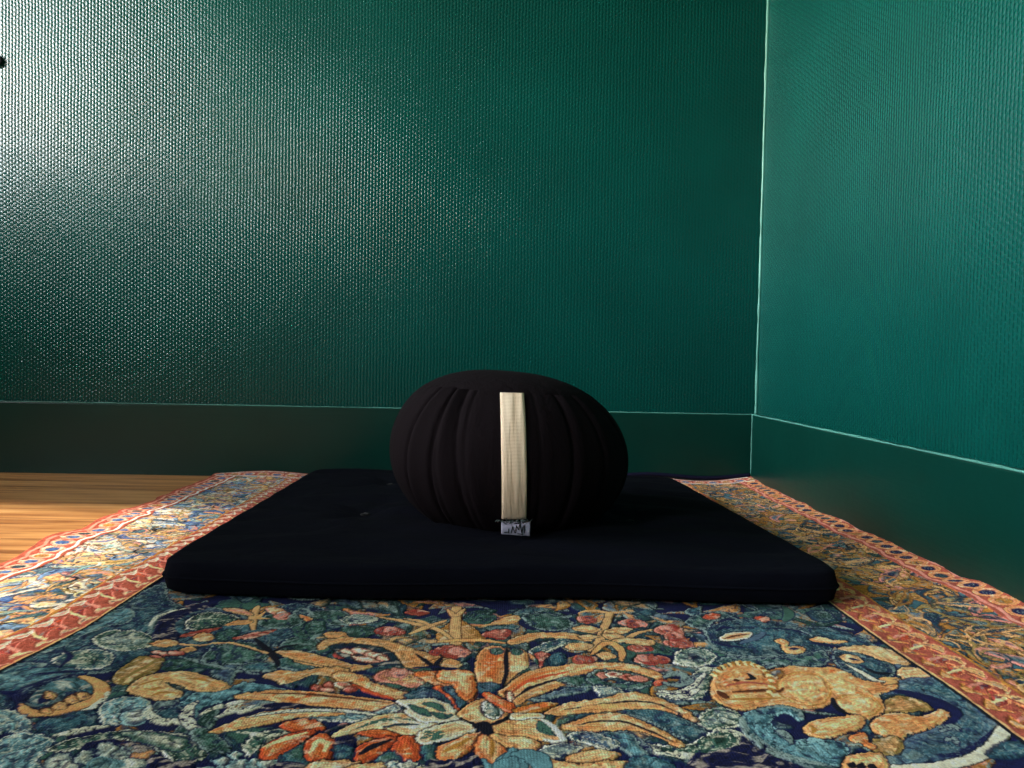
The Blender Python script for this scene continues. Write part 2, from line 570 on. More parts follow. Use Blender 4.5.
# left of the field: leafy scrolls in teal and blue-green
leaf('P', [(2, 664), (60, 634), (120, 604), (165, 580), (175, 600), (250, 612), (300, 600), (330, 612), (300, 640), (240, 645), (190, 660), (120, 668), (60, 676), (5, 684)], 'teal', 'tealD', 'grey', 'navy')
leaf('A', [(180, 205), (300, 150), (420, 80), (520, 40), (610, 30), (600, 90), (500, 110), (400, 150), (330, 200), (250, 230)], 'aqua', 'teal', 'grey', 'tealD')
leaf('A', [(440, 170), (500, 135), (600, 130), (690, 150), (720, 190), (640, 215), (560, 225), (480, 210)], 'grey', 'green', 'pale', 'greenD')
leaf('A', [(290, 260), (350, 225), (430, 215), (520, 235), (500, 290), (400, 310), (310, 300)], 'green', 'teal', 'pale', 'greenD')
leaf('A', [(0, 330), (60, 290), (180, 270), (260, 285), (200, 320), (90, 350), (0, 365)], 'teal', 'tealD', 'grey', 'navy')
leaf('A', [(0, 375), (80, 330), (230, 300), (350, 300), (400, 320), (330, 350), (220, 372), (110, 402), (20, 396)], 'aqua', 'teal', None, 'tealD')
line('A', [(20, 405), (120, 408), (230, 380), (340, 352), (400, 325)], .0030, 'navy')
line('A', [(210, 330), (300, 320), (370, 318)], .0028, 'navy')
line('A', [(300, 300), (350, 250), (330, 225)], .0022, 'navy')
blob('B', [(14, 205), (30, 140), (72, 92), (150, 62), (240, 42), (300, 50), (250, 70), (170, 92), (120, 130), (115, 165), (140, 185), (110, 210), (50, 215)], 'navy', 'navy', None, .001)
line('B', [(2, 185), (10, 150), (30, 110), (70, 85), (110, 70)], .0030, 'grey', True, True)
line('A', [(690, 110), (720, 70), (790, 40), (850, 30)], .0026, 'pale', True, True)
# snail-shaped curled leaf with a golden edge
leaf('A', [(90, 470), (120, 410), (210, 365), (330, 330), (430, 340), (490, 380), (490, 440), (420, 480), (300, 505), (190, 520), (110, 500)], 'tealD', 'navy', None, None, .001)
blob('A', [(150, 450), (190, 400), (300, 350), (380, 345), (440, 375), (440, 420), (380, 400), (300, 410), (240, 450), (190, 470)], 'aqua', 'teal', None, .0015, vein='tealD')
line('A', [(230, 410), (215, 440), (190, 460)], .004, 'navy')
line('A', [(108, 470), (140, 495), (200, 502), (300, 490), (400, 462), (462, 425), (470, 385), (430, 355), (380, 340)], .0062, 'gold', True, False, 'ink')
line('A', [(300, 505), (400, 490), (470, 450), (500, 410)], .0030, 'pale', True, True)
for a_ in ((235, 425, 26, 16), (215, 490, 30, 14), (340, 440, 34, 20), (385, 425, 26, 18), (280, 470, 34, 14)):
    blob('A', O('A', *a_, 7, 0, .3, int(a_[0])), 'gold', 'tan', 'brown', .0006, .3)
leaf('A', [(0, 430), (60, 415), (100, 440), (90, 480), (40, 490), (0, 480)], 'tealD', 'navy', None, 'teal')
blob('A', O('A', 20, 378, 30, 14), 'gold', 'tan', 'ink')
leaf('A', [(0, 505), (60, 488), (130, 525), (160, 560), (110, 590), (40, 575), (0, 600)], 'tealL', 'aqua', 'pale', 'tealD')
leaf('A', [(170, 545), (260, 515), (400, 490), (470, 500), (450, 550), (370, 575), (260, 590), (180, 585)], 'teal', 'tealD', None, 'navy')
line('A', [(250, 607), (330, 590), (400, 575), (500, 562)], .0040, 'pale', True, True)
leaf('A', [(-20, 640), (40, 600), (110, 588), (210, 595), (255, 630), (230, 680), (180, 710), (190, 768), (-20, 780)], 'tealL', 'aqua', 'pale', 'teal')
leaf('A', [(210, 660), (330, 620), (470, 592), (620, 580), (760, 590), (900, 620), (960, 680), (900, 730), (800, 740), (740, 690), (640, 640), (520, 635), (400, 660), (280, 680)], 'green', 'greenD', 'pale', 'greenD')
leaf('A', [(560, 600), (680, 590), (800, 610), (880, 650), (800, 680), (690, 650)], 'pale', 'green', None, 'greenD')
blob('A', [(400, 640), (520, 625), (620, 640), (690, 670), (640, 690), (580, 650), (480, 655), (380, 680)], 'navy', None, None, .001)
for a_ in ((270, 720, 62, 36), (320, 750, 60, 30), (400, 715, 50, 34), (500, 690, 60, 40), (560, 700, 50, 36), (620, 735, 60, 26)):
    blob('A', O('A', *a_, 9, 0, .28, int(a_[1])), 'pale', 'grey', 'navy', .0022, .35, None, 'grey')
blob('A', [(390, 750), (440, 705), (540, 715), (580, 750), (560, 790), (400, 790)], 'tealL', 'aqua', None, .0015, vein='tealD')
leaf('A', [(450, 500), (490, 455), (590, 425), (680, 440), (700, 475), (640, 520), (560, 552), (490, 550)], 'tealL', 'aqua', 'pale', 'tealD')
leaf('A', [(560, 510), (640, 480), (700, 490), (690, 540), (620, 560), (570, 555)], 'pale', 'tealL', None, 'navy')
leaf('A', [(830, 440), (860, 405), (930, 400), (980, 420), (960, 455), (890, 465)], 'aqua', 'teal', None, 'tealD')
leaf('B', [(60, 500), (130, 480), (200, 430), (300, 420), (420, 385), (560, 405), (600, 420), (480, 425), (400, 445), (320, 470), (230, 500), (190, 560), (120, 545)], 'aqua', 'teal', 'tealL', 'tealD')
leaf('A', [(720, 500), (780, 470), (850, 480), (870, 520), (810, 545), (740, 535)], 'tealD', 'navy', 'grey', 'teal')
line('A', [(690, 475), (688, 510), (730, 540), (800, 552), (870, 552)], .0042, 'pale', True, True)
line('B', [(0, 520), (40, 552), (110, 558), (170, 562)], .0042, 'pale', True, True)
line('B', [(205, 470), (172, 500), (165, 545), (195, 585), (270, 605)], .0046, 'pale', True, True, 'navy')
line('B', [(225, 525), (290, 495), (360, 478), (410, 462)], .0034, 'pale', True, True)
line('B', [(300, 535), (380, 505), (410, 510), (470, 490), (570, 490)], .0036, 'pale', True, True, 'navy')
line('B', [(330, 515), (360, 500), (400, 480)], .0030, 'pale', True, True)
line('B', [(460, 492), (520, 470), (600, 462)], .0030, 'grey', True, True)
leaf('B', [(180, 600), (260, 590), (330, 640), (360, 690), (300, 690), (230, 670)], 'green', 'greenD', 'grey', 'greenD')
leaf('B', [(400, 670), (420, 630), (500, 600), (560, 580), (600, 590), (560, 620), (490, 660), (440, 700)], 'green', 'greenD', 'pale', None)
leaf('B', [(580, 690), (630, 660), (690, 650), (690, 715), (620, 725)], 'green', 'teal', None, None)
for a_ in ((250, 760, 60, 20), (330, 730, 60, 26), (400, 745, 60, 30), (470, 735, 40, 26), (370, 700, 34, 16), (520, 740, 50, 26)):
    blob('B', O('B', *a_, 9, 0, .3, int(a_[0])), 'pale', 'tealL', 'navy', .0022, .35, None, 'grey')
blob('B', [(500, 760), (560, 725), (640, 722), (680, 740), (700, 790), (500, 790)], 'navy2' if False else 'navy', None, None)
blob('B', [(0, 720), (30, 700), (110, 730), (180, 720), (200, 745), (150, 790), (0, 790)], 'navy', None, None)
# golden beast on the left
petal('A', [(520, 345), (545, 310), (600, 275), (640, 250), (700, 240), (752, 252), (758, 280), (700, 320), (640, 345), (600, 372), (540, 368)], 'tan', 'olive', 'ink', 'goldL')
line('A', [(560, 355), (620, 320), (680, 290), (720, 262)], .0024, 'olive')
petal('A', [(590, 395), (620, 360), (680, 330), (760, 315), (830, 310), (914, 322), (1000, 350), (1060, 380), (1030, 395), (940, 405), (880, 395), (820, 370), (760, 362), (800, 390), (840, 410), (820, 432), (740, 445), (660, 425), (600, 410)], 'lionL', 'tan', 'ink', 'gold')
for q_ in ([(640, 380), (700, 360), (760, 350)], [(690, 400), (740, 385)], [(860, 345), (920, 350), (980, 365)], [(700, 425), (750, 410), (800, 415)]):
    line('A', q_, .0018, 'ochre')
leaf('B', [(60, 330), (80, 290), (160, 285), (250, 310), (330, 322), (300, 330), (200, 320), (120, 335)], 'green', 'greenD', None, 'greenD', .001)
line('B', [(130, 275), (220, 298), (330, 325), (470, 350)], .0022, 'grey', True, True)
# upper middle-left leaves and twigs
leaf('B', [(150, 145), (190, 100), (270, 85), (360, 95), (400, 120), (330, 140), (250, 160), (190, 165)], 'green', 'greenD', 'pale', 'greenD')
leaf('B', [(220, 290), (260, 240), (350, 212), (460, 215), (520, 245), (500, 290), (410, 310), (300, 305)], 'green', 'greenD', 'grey', 'navy')
leaf('B', [(380, 320), (480, 300), (560, 305), (540, 335), (450, 340)], 'teal', 'greenD', 'grey', 'greenD')
leaf('B', [(550, 300), (600, 275), (680, 285), (730, 310), (660, 335), (580, 325)], 'green', 'teal', 'grey', 'greenD')
leaf('B', [(560, 240), (620, 190), (700, 195), (760, 220), (720, 255), (620, 258)], 'green', 'greenD', 'grey', 'greenD')
leaf('B', [(620, 150), (670, 120), (740, 130), (760, 170), (700, 195), (640, 190)], 'greenD', 'green', None, 'greenD')
leaf('B', [(470, 120), (540, 90), (640, 95), (660, 130), (580, 155), (500, 150)], 'green', 'greenD', 'grey', 'greenD')
leaf('B', [(280, 185), (330, 160), (390, 165), (370, 200), (310, 210)], 'green', 'greenD', None, 'greenD')
leaf('B', [(690, 85), (760, 75), (860, 85), (863, 130), (780, 140), (700, 120)], 'green', 'greenD', 'grey', 'greenD')
line('B', [(455, 195), (490, 228), (522, 258), (545, 285), (560, 315)], .0040, 'ink'); line('B', [(350, 212), (430, 238), (520, 260), (570, 240), (640, 225)], .0030, 'ink')
line('B', [(0, 222), (80, 218), (200, 228), (330, 215), (420, 232), (510, 262)], .0016, 'tan', False)
petal('B', [(10, 225), (40, 208), (110, 208), (125, 222), (70, 235)], 'tan', 'gold', 'ink'); petal('B', [(130, 245), (180, 234), (206, 242), (150, 258)], 'gold', 'tan', 'ink')
for q_ in ((60, 262, 45, 9), (120, 262, 34, 10), (30, 275, 28, 7)):
    petal('B', O('B', *q_, 6, .1, .3, q_[0]), 'pink', 'red', 'ink')
petal('B', [(130, 190), (180, 172), (260, 155), (310, 150), (270, 168), (190, 188)], 'red', 'brick', 'ink', 'pink')
petal('B', [(360, 195), (420, 178), (500, 165), (550, 158), (500, 180), (430, 197)], 'red', 'brick', 'ink', 'pink')
petal('B', [(190, 195), (230, 172), (275, 182), (270, 202), (220, 210)], 'tan', 'gold', 'ink')
line('B', [(470, 62), (455, 90), (448, 120), (452, 160)], .0045, 'tan', True, False, 'ink'); line('B', [(360, 78), (420, 90), (455, 112)], .0028, 'tan'); line('B', [(500, 85), (470, 110), (520, 112)], .0028, 'gold')
petal('B', [(320, 72), (370, 68), (430, 82), (450, 100), (390, 92)], 'pink', 'tan', 'ink'); petal('B', [(330, 140), (390, 118), (450, 122), (420, 136)], 'tan', 'gold', 'ink')
petal('B', [(500, 68), (560, 66), (600, 90), (560, 100), (520, 85)], 'tan', 'pink', 'ink'); petal('B', [(650, 95), (690, 105), (710, 128), (680, 122)], 'orange', 'tan', 'ink')
cluster('B', 585, 100, 24, 10, ['pink', 'red', 'cream'], 7, 3, .005)
petal('B', [(760, 190), (800, 168), (863, 175), (880, 195), (820, 200)], 'tan', 'gold', 'ink'); petal('B', [(740, 225), (800, 200), (870, 205), (820, 225)], 'gold', 'tan', 'ink')
cluster('B', 850, 255, 24, 16, ['pink', 'red'], 8, 4, .006)
for q_ in ([(600, 110), (660, 70), (720, 105)], [(760, 150), (820, 120), (863, 150)], [(700, 160), (740, 175), (700, 200)]):
    line('B', q_, .0028, 'grey', True, True)
# long petals sweeping left
petal('C', [(-10, 250), (60, 248), (140, 268), (230, 290), (330, 300), (260, 318), (180, 322), (90, 305), (-10, 285)], 'gold', 'tan', 'ink', 'orange')
petal('B', [(550, 255), (620, 248), (700, 262), (780, 280), (863, 300), (863, 322), (780, 315), (690, 300), (600, 278)], 'gold', 'tan', 'ink', 'orange')
petal('B', [(490, 355), (560, 335), (640, 338), (720, 325), (800, 318), (863, 330), (800, 360), (720, 350), (650, 375), (580, 392), (545, 375)], 'gold', 'tan', 'ink', 'cream')
petal('C', [(150, 345), (190, 325), (260, 335), (330, 372), (420, 405), (500, 422), (470, 440), (400, 440), (310, 408), (240, 370), (180, 368)], 'goldL', 'gold', 'brown', 'orange')
line('C', [(180, 372), (250, 388), (330, 420), (420, 445)], .0022, 'rust')
petal('C', [(85, 225), (110, 190), (180, 178), (280, 175), (390, 190), (480, 215), (560, 240), (640, 262), (690, 285), (680, 305), (580, 300), (520, 315), (460, 300), (440, 265), (410, 232), (330, 208), (230, 198), (150, 205), (110, 228)], 'gold', 'tan', 'brown', 'goldL')
blob('C', [(140, 215), (220, 203), (320, 212), (400, 238), (440, 275), (462, 305), (390, 300), (300, 285), (200, 260)], 'navy', 'tealD', 'ink')
for q_ in ((215, 238, 40, 12), (275, 235, 44, 12), (330, 252, 46, 12), (300, 272, 60, 12), (370, 268, 30, 9)):
    petal('C', O('C', *q_, 7, .12, .2, q_[0]), 'cream', 'pink', 'brown')
for q_ in ((90, 395, 34, 12), (140, 382, 34, 13), (195, 385, 34, 14), (230, 400, 28, 12), (130, 402, 34, 10)):
    petal('C', O('C', *q_, 7, .1, .3, q_[0]), 'pink', 'cream' if q_[0] % 2 else 'red', 'brown')
petal('C', [(330, 345), (380, 322), (460, 322), (530, 338), (560, 372), (500, 395), (430, 380), (360, 368)], 'gold', 'pink', 'brown', 'cream')
cluster('C', 430, 345, 60, 14, ['pink', 'tan', 'pink'], 10, 6, .005)
petal('C', [(515, 335), (600, 325), (700, 322), (765, 330), (785, 370), (790, 420), (760, 455), (700, 450), (640, 405), (570, 368)], 'gold', 'orange', 'brown', 'orange')
petal('C', [(560, 300), (640, 262), (710, 282), (700, 300), (630, 310)], 'gold', 'ochre', 'brown')
line('C', [(520, 250), (560, 280), (600, 310), (640, 350)], .0026, 'ink'); line('C', [(640, 262), (610, 300), (640, 350)], .0028, 'ink'); line('C', [(510, 312), (600, 308), (700, 312)], .0026, 'navy')
petal('C', [(600, 395), (640, 392), (690, 440), (720, 490), (700, 500), (670, 460), (630, 420)], 'orange', 'rust', 'ink')
leaf('C', [(470, 430), (530, 405), (590, 402), (650, 435), (680, 478), (600, 462), (520, 450)], 'bluegrey', 'teal', None, 'navy', .001)
leaf('C', [(640, 400), (680, 392), (730, 430), (740, 470), (710, 480), (690, 440)], 'bluegrey', 'teal', None, 'navy', .001)
blob('C', [(480, 445), (560, 445), (620, 460), (560, 468), (490, 462)], 'navy', None, None)
petal('P', [(236, 694), (262, 688), (298, 687), (330, 689), (360, 693), (390, 697), (404, 702), (385, 707), (355, 705), (325, 702), (298, 701), (268, 697)], 'goldL', 'gold', 'ink', 'orange')
line('P', [(262, 691), (300, 691), (340, 694), (392, 700)], .0018, 'brown', True)
blob('P', [(262, 702), (290, 699), (320, 703), (345, 706), (320, 709), (285, 709)], 'navy', None, None)
leaf('C', [(0, 500), (110, 490), (220, 490), (330, 500), (430, 470), (440, 500), (340, 525), (250, 545), (130, 540), (0, 530)], 'tealL', 'bluegrey', 'pale', 'tealD', .0008)
petal('P', [(211, 730), (232, 719), (262, 709), (298, 705), (330, 706), (350, 709), (325, 712), (300, 713), (276, 718), (245, 726)], 'goldL', 'gold', 'ink', 'orange')
line('P', [(250, 714), (290, 708), (340, 707), (380, 712)], .0026, 'pale', True, True, 'tealD')
line('P', [(240, 730), (275, 732), (300, 727)], .0024, 'pale', True, True)
# orange blossoms
def ob(crop, pts, m='goldL'):
    petal(crop, pts, 'orange', 'rust', 'ink', m)
ob('B', [(570, 570), (620, 545), (700, 540), (750, 560), (755, 580), (700, 592), (630, 598)])
ob('B', [(480, 705), (490, 665), (550, 625), (640, 595), (720, 588), (700, 610), (640, 650), (570, 690), (520, 715)])
line('B', [(500, 660), (580, 632), (680, 600)], .0026, 'goldL')
ob('B', [(672, 665), (700, 620), (750, 598), (800, 620), (812, 665), (780, 710), (720, 722), (680, 705)])
line('B', [(700, 680), (730, 640), (770, 645), (760, 680)], .0028, 'goldL')
ob('C', [(255, 590), (310, 568), (390, 572), (450, 595), (440, 612), (370, 612), (300, 608)], 'gold')
ob('C', [(240, 700), (255, 660), (310, 630), (390, 612), (440, 618), (410, 650), (360, 690), (300, 718), (260, 718)])
line('C', [(270, 690), (330, 655), (410, 625)], .0030, 'ink')
ob('C', [(415, 665), (440, 620), (480, 595), (535, 615), (558, 655), (550, 700), (510, 722), (450, 705)])
line('C', [(450, 660), (470, 625), (500, 650), (520, 700)], .0022, 'rust')
blob('C', [(160, 612), (230, 600), (260, 620), (245, 655), (190, 660)], 'navy', None, None)
leaf('C', [(150, 660), (200, 645), (245, 665), (235, 710), (170, 720)], 'teal', 'tealD', None, None)
leaf('C', [(360, 700), (410, 680), (450, 715), (400, 740), (350, 735)], 'green', 'teal', None, None)
leaf('C', [(555, 650), (600, 645), (620, 700), (580, 720), (555, 700)], 'green', 'teal', None, None)
petal('C', [(30, 745), (100, 712), (200, 712), (280, 730), (200, 768), (80, 775)], 'cream', 'gold', 'ink', 'goldL')
petal('C', [(150, 775), (250, 735), (350, 722), (400, 740), (340, 775)], 'goldL', 'gold', 'ink', 'cream')
for q_ in ((430, 740, 44, 20, 'tealL'), (500, 745, 50, 26, 'pale'), (560, 755, 34, 18, 'goldL'), (390, 762, 30, 14, 'aqua')):
    leaf('C', O('C', *q_[:4], 8, .2, .2, q_[0]), q_[4], 'teal', 'pale', None)
# cream leaves round the heart of the flower
petal('C', [(145, 612), (200, 570), (270, 545), (350, 520), (430, 508), (520, 512), (600, 540), (620, 562), (560, 590), (480, 600), (380, 575), (300, 580), (220, 598)], 'cream', 'goldL', 'ink', 'gold')
line('C', [(250, 580), (340, 548), (430, 535), (520, 540)], .0026, 'green', True, True)
line('C', [(380, 572), (440, 560), (530, 560)], .0020, 'tealD')
petal('C', [(430, 455), (500, 447), (590, 445), (655, 465), (705, 500), (715, 530), (650, 545), (570, 548), (520, 535), (470, 500), (480, 485)], 'goldL', 'cream', 'ink', 'gold')
for q_ in ([(500, 478), (540, 500), (580, 520)], [(560, 470), (610, 480), (640, 500)], [(600, 510), (640, 525), (670, 520)]):
    line('C', q_, .0035, 'green', True, True, 'tealD')
petal('C', [(520, 612), (560, 582), (640, 552), (720, 540), (800, 562), (780, 585), (700, 610), (620, 632), (545, 640)], 'goldL', 'cream', 'ink', 'gold')
for q_ in ([(540, 622), (600, 600), (640, 592)], [(560, 600), (600, 590)], [(590, 625), (640, 605)]):
    line('C', q_, .0028, 'green', True, True)
petal('D', [(-12, 690), (0, 655), (70, 620), (150, 592), (198, 592), (172, 640), (125, 682), (60, 705), (5, 706)], 'goldL', 'orange', 'ink', 'gold')
line('D', [(20, 680), (80, 650), (150, 612)], .0022, 'ochre')
petal('D', [(160, 655), (185, 600), (240, 605), (290, 635), (308, 680), (290, 720), (245, 742), (200, 715), (170, 688)], 'goldL', 'orange', 'ink', 'gold')
line('D', [(235, 620), (238, 660), (232, 700)], .0022, 'ochre')
petal('D', [(215, 592), (300, 595), (400, 608), (452, 632), (442, 662), (400, 685), (330, 662), (262, 628)], 'goldL', 'gold', 'ink', 'orange')
petal('D', [(208, 568), (280, 548), (350, 522), (440, 520), (500, 555), (550, 605), (548, 635), (460, 624), (380, 606), (290, 600)], 'goldL', 'gold', 'ink', 'cream')
line('D', [(260, 575), (340, 562), (420, 570)], .0026, 'gold'); line('D', [(455, 548), (480, 580), (520, 600)], .0055, 'green', True, True, 'tealD')
line('D', [(440, 525), (500, 560), (548, 612), (545, 632), (470, 622)], .0030, 'cream')
petal('D', [(305, 510), (360, 500), (440, 505), (470, 525), (400, 528), (340, 535)], 'goldL', 'cream', 'ink')
petal('D', [(90, 500), (120, 475), (165, 450), (225, 443), (290, 478), (312, 508), (270, 545), (200, 560), (130, 545), (92, 522)], 'goldL', 'gold', 'ink', 'cream')
leaf('D', [(190, 465), (240, 455), (285, 490), (260, 530), (210, 520)], 'grey', 'green', 'cream', 'greenD', .001)
petal('D', [(162, 280), (185, 235), (225, 215), (270, 214), (302, 240), (302, 290), (290, 345), (250, 395), (205, 405), (172, 360)], 'orange', 'gold', 'ink', 'goldL')
leaf('D', [(170, 375), (220, 375), (270, 380), (250, 408), (200, 418), (175, 405)], 'bluegrey', 'teal', None, None, .001, )
leaf('D', [(232, 228), (262, 222), (286, 236), (262, 250), (240, 246)], 'greenD', 'green', None, None, .0006)
petal('D', [(306, 245), (340, 222), (385, 238), (402, 285), (378, 318), (330, 345), (290, 388), (302, 320)], 'goldL', 'gold', 'ink', 'orange')
leaf('D', [(318, 230), (345, 222), (370, 240), (340, 252)], 'greenD', 'green', None, None, .0006)
line('D', [(302, 220), (298, 260), (300, 330), (285, 390)], .0024, 'ink')
petal('D', [(262, 416), (300, 385), (370, 335), (450, 310), (560, 294), (680, 288), (780, 289), (870, 297), (945, 318), (1004, 352), (996, 368), (940, 352), (880, 332), (800, 320), (740, 320), (660, 335), (600, 345), (570, 378), (480, 408), (410, 438), (350, 468), (318, 445)], 'goldL', 'gold', 'ink', 'orange')
line('D', [(290, 415), (360, 370), (450, 335), (550, 315)], .0026, 'orange'); line('D', [(340, 440), (400, 400), (480, 372), (560, 352)], .0022, 'ink')
line('D', [(310, 425), (390, 370), (480, 345), (570, 330)], .0024, 'rust')
petal('D', [(195, 420), (228, 417), (285, 442), (325, 462), (345, 488), (312, 502), (262, 476), (215, 447)], 'orange', 'rust', 'ink', 'gold')
petal('D', [(330, 492), (395, 466), (460, 455), (528, 460), (492, 484), (430, 498), (360, 502)], 'orange', 'ochre', 'ink', 'gold')
petal('D', [(300, 415), (322, 412), (330, 440), (315, 450)], 'cream', 'pink', 'ink')
line('D', [(180, 565), (205, 560), (215, 590)], .0050, 'ink', False); line('D', [(95, 530), (180, 562), (260, 550), (320, 512)], .0022, 'ink')
leaf('D', [(395, 445), (480, 420), (570, 395), (680, 395), (640, 415), (540, 430), (470, 450)], 'bluegrey', 'teal', 'grey', 'navy', .0008)
leaf('D', [(520, 360), (580, 345), (640, 340), (720, 350), (700, 390), (600, 385)], 'green', 'greenD', 'grey', 'greenD')
# blossoms and twigs above the flower
leaf('D', [(370, 75), (430, 62), (520, 68), (590, 100), (575, 130), (500, 142), (420, 125), (385, 100)], 'green', 'greenD', 'grey', 'greenD')
leaf('D', [(110, 95), (180, 75), (250, 80), (240, 105), (160, 112)], 'greenD', 'green', None, 'greenD')
leaf('D', [(190, 130), (260, 115), (350, 120), (330, 140), (240, 142)], 'teal', 'greenD', 'grey', 'greenD')
leaf('D', [(400, 235), (450, 205), (530, 180), (620, 175), (655, 190), (560, 210), (490, 238), (430, 252)], 'teal', 'green', 'pale', 'tealD', .001)
leaf('D', [(480, 270), (520, 240), (560, 250), (560, 290), (500, 300)], 'teal', 'tealD', None, None, .001)
petal('D', [(300, 198), (350, 168), (430, 152), (530, 150), (620, 160), (675, 180), (660, 190), (560, 178), (470, 176), (400, 190), (340, 204)], 'gold', 'tan', 'ink', 'goldL')
petal('D', [(225, 112), (250, 98), (300, 78), (345, 74), (358, 90), (330, 108), (270, 114)], 'tan', 'gold', 'ink', 'goldL')
line('D', [(180, 130), (230, 115), (300, 105)], .0024, 'tan')
petal('D', [(-10, 160), (30, 120), (90, 95), (140, 120), (190, 160), (205, 182), (130, 190), (50, 195), (0, 188)], 'tan', 'ochre', 'ink', 'gold')
line('D', [(80, 42), (78, 80), (72, 130), (75, 200)], .0052, 'tan', False, False, 'brown'); line('D', [(40, 50), (75, 78), (112, 48)], .0034, 'tan', True, False, 'brown')
line('C', [(360, 85), (440, 98), (540, 120), (620, 142), (690, 195)], .0036, 'tan', True, False, 'ink')
line('C', [(495, 160), (570, 128), (650, 100)], .0040, 'tan', True, False, 'ink'); line('C', [(470, 90), (540, 105), (600, 125)], .0030, 'tan')
line('D', [(0, 195), (80, 190), (180, 188), (290, 200)], .0040, 'gold', True, False, 'brown')
leaf('C', [(180, 95), (250, 72), (350, 85), (330, 105), (230, 115)], 'grey', 'green', 'pale', 'navy', .001)
leaf('C', [(20, 130), (60, 100), (120, 110), (110, 150), (50, 160)], 'green', 'greenD', None, 'greenD')
leaf('C', [(180, 140), (260, 120), (340, 130), (330, 165), (240, 175)], 'green', 'greenD', None, 'greenD')
petal('C', [(110, 160), (160, 150), (210, 158), (190, 172), (130, 175)], 'tan', 'gold', 'ink')
petal('C', [(345, 135), (400, 122), (465, 140), (460, 160), (390, 166), (350, 155)], 'pink', 'red', 'ink', 'cream')
cluster('C', 405, 145, 45, 10, ['red', 'pink'], 7, 8, .005)
petal('C', [(470, 60), (530, 48), (580, 62), (530, 74)], 'red', 'brick', 'ink')
petal('D', [(-20, 225), (40, 210), (100, 215), (145, 240), (100, 262), (30, 258)], 'pink', 'red', 'ink', 'red')
cluster('D', 45, 236, 70, 13, ['red', 'pink', 'red'], 12, 9, .0055)
petal('D', [(190, 158), (240, 140), (305, 138), (322, 152), (290, 182), (225, 176)], 'pink', 'red', 'ink', 'brick')
petal('D', [(10, 300), (50, 268), (100, 290), (80, 308)], 'gold', 'tan', 'ink')
petal('D', [(-10, 345), (10, 320), (80, 318), (140, 322), (158, 352), (168, 410), (130, 450), (90, 430), (60, 385), (10, 372)], 'goldL', 'orange', 'ink', 'orange')
petal('D', [(425, 250), (450, 240), (492, 248), (470, 275), (452, 308), (442, 278)], 'pink', 'red', 'ink')
blob('D', [(400, 265), (425, 280), (440, 305), (410, 315)], 'navy', None, None)
# twigs and red blossoms right of the flower
leaf('E', [(160, 215), (230, 190), (330, 185), (400, 220), (430, 245), (330, 240), (230, 240)], 'greenD', 'green', None, 'greenD')
line('E', [(138, 62), (125, 100), (105, 145), (92, 190), (60, 235)], .0042, 'tan', False, False, 'ink')
line('E', [(60, 250), (110, 205), (150, 200), (190, 238), (188, 280)], .0044, 'gold', True, False, 'ink')
line('E', [(105, 190), (200, 178), (260, 150), (340, 132)], .0030, 'tan', True, False, 'ink')
line('E', [(0, 60), (60, 52), (140, 60), (210, 55)], .0030, 'tan')
for pp in ([(-30, 128), (30, 116), (98, 132), (60, 150), (0, 145)], [(108, 148), (160, 126), (240, 128), (205, 148), (140, 160)], [(100, 158), (150, 152), (205, 168), (150, 184)], [(140, 186), (220, 172), (330, 182), (315, 204), (220, 198)], [(80, 250), (130, 240), (165, 262), (120, 272)], [(0, 165), (60, 160), (90, 170), (30, 182)], [(-60, 215), (-20, 200), (60, 206), (40, 228), (-30, 232)]):
    petal('E', pp, 'goldL', 'tan', 'ink', 'gold')
for q_ in ((240, 105, 52, 18), (405, 135, 66, 22), (450, 195, 64, 17), (325, 270, 84, 22), (275, 220, 42, 12), (35, 90, 42, 14), (30, 272, 46, 14), (425, 165, 44, 14)):
    petal('E', O('E', *q_, 9, .05, .18, q_[0]), 'red', 'pink', 'ink', 'red')
    cluster('E', q_[0], q_[1], q_[2]*.75, q_[3]*.55, ['red', 'pink', 'brick'], 6, q_[0], .0055)
leaf('E', [(30, 360), (70, 325), (130, 318), (100, 360), (200, 375), (300, 365), (340, 380), (240, 405), (120, 395)], 'green', 'greenD', 'grey', 'greenD')
for q_ in ((110, 342, 34, 12), (160, 342, 36, 13), (215, 352, 40, 13), (265, 358, 44, 12)):
    petal('E', O('E', *q_, 8, .1, .2, q_[0]), 'pink', 'cream' if q_[0] == 160 else 'pink', 'brown', 'red')
petal('E', [(330, 375), (380, 360), (388, 372), (350, 392)], 'rust', 'red', 'ink')
# large pale-rimmed leaves right of the flower
leaf('E', [(415, 278), (440, 232), (500, 214), (570, 228), (608, 262), (570, 298), (480, 305)], 'grey', 'green', 'pale', 'greenD')
blob('E', [(480, 262), (520, 250), (545, 262), (510, 275)], 'navy', 'tealD', None)
leaf('E', [(345, 422), (430, 430), (480, 402), (500, 340), (560, 305), (615, 312), (608, 352), (580, 402), (548, 445), (470, 458), (390, 445)], 'grey', 'green', 'pale', 'greenD')
for q_ in ([(360, 415), (440, 420), (500, 398), (560, 340)], [(400, 440), (470, 438), (530, 408)]):
    line('E', q_, .0034, 'pale', True, True, 'navy')
line('E', [(385, 352), (430, 335), (475, 350), (478, 372), (430, 388), (385, 380)], .0055, 'grey', True, True, 'navy')
leaf('E', [(530, 545), (560, 500), (620, 488), (690, 500), (735, 535), (720, 565), (640, 585), (560, 580)], 'grey', 'green', 'pale', 'greenD')
leaf('E', [(180, 500), (260, 480), (360, 492), (450, 530), (540, 575), (580, 615), (500, 640), (400, 600), (300, 545)], 'teal', 'tealD', 'grey', 'navy')
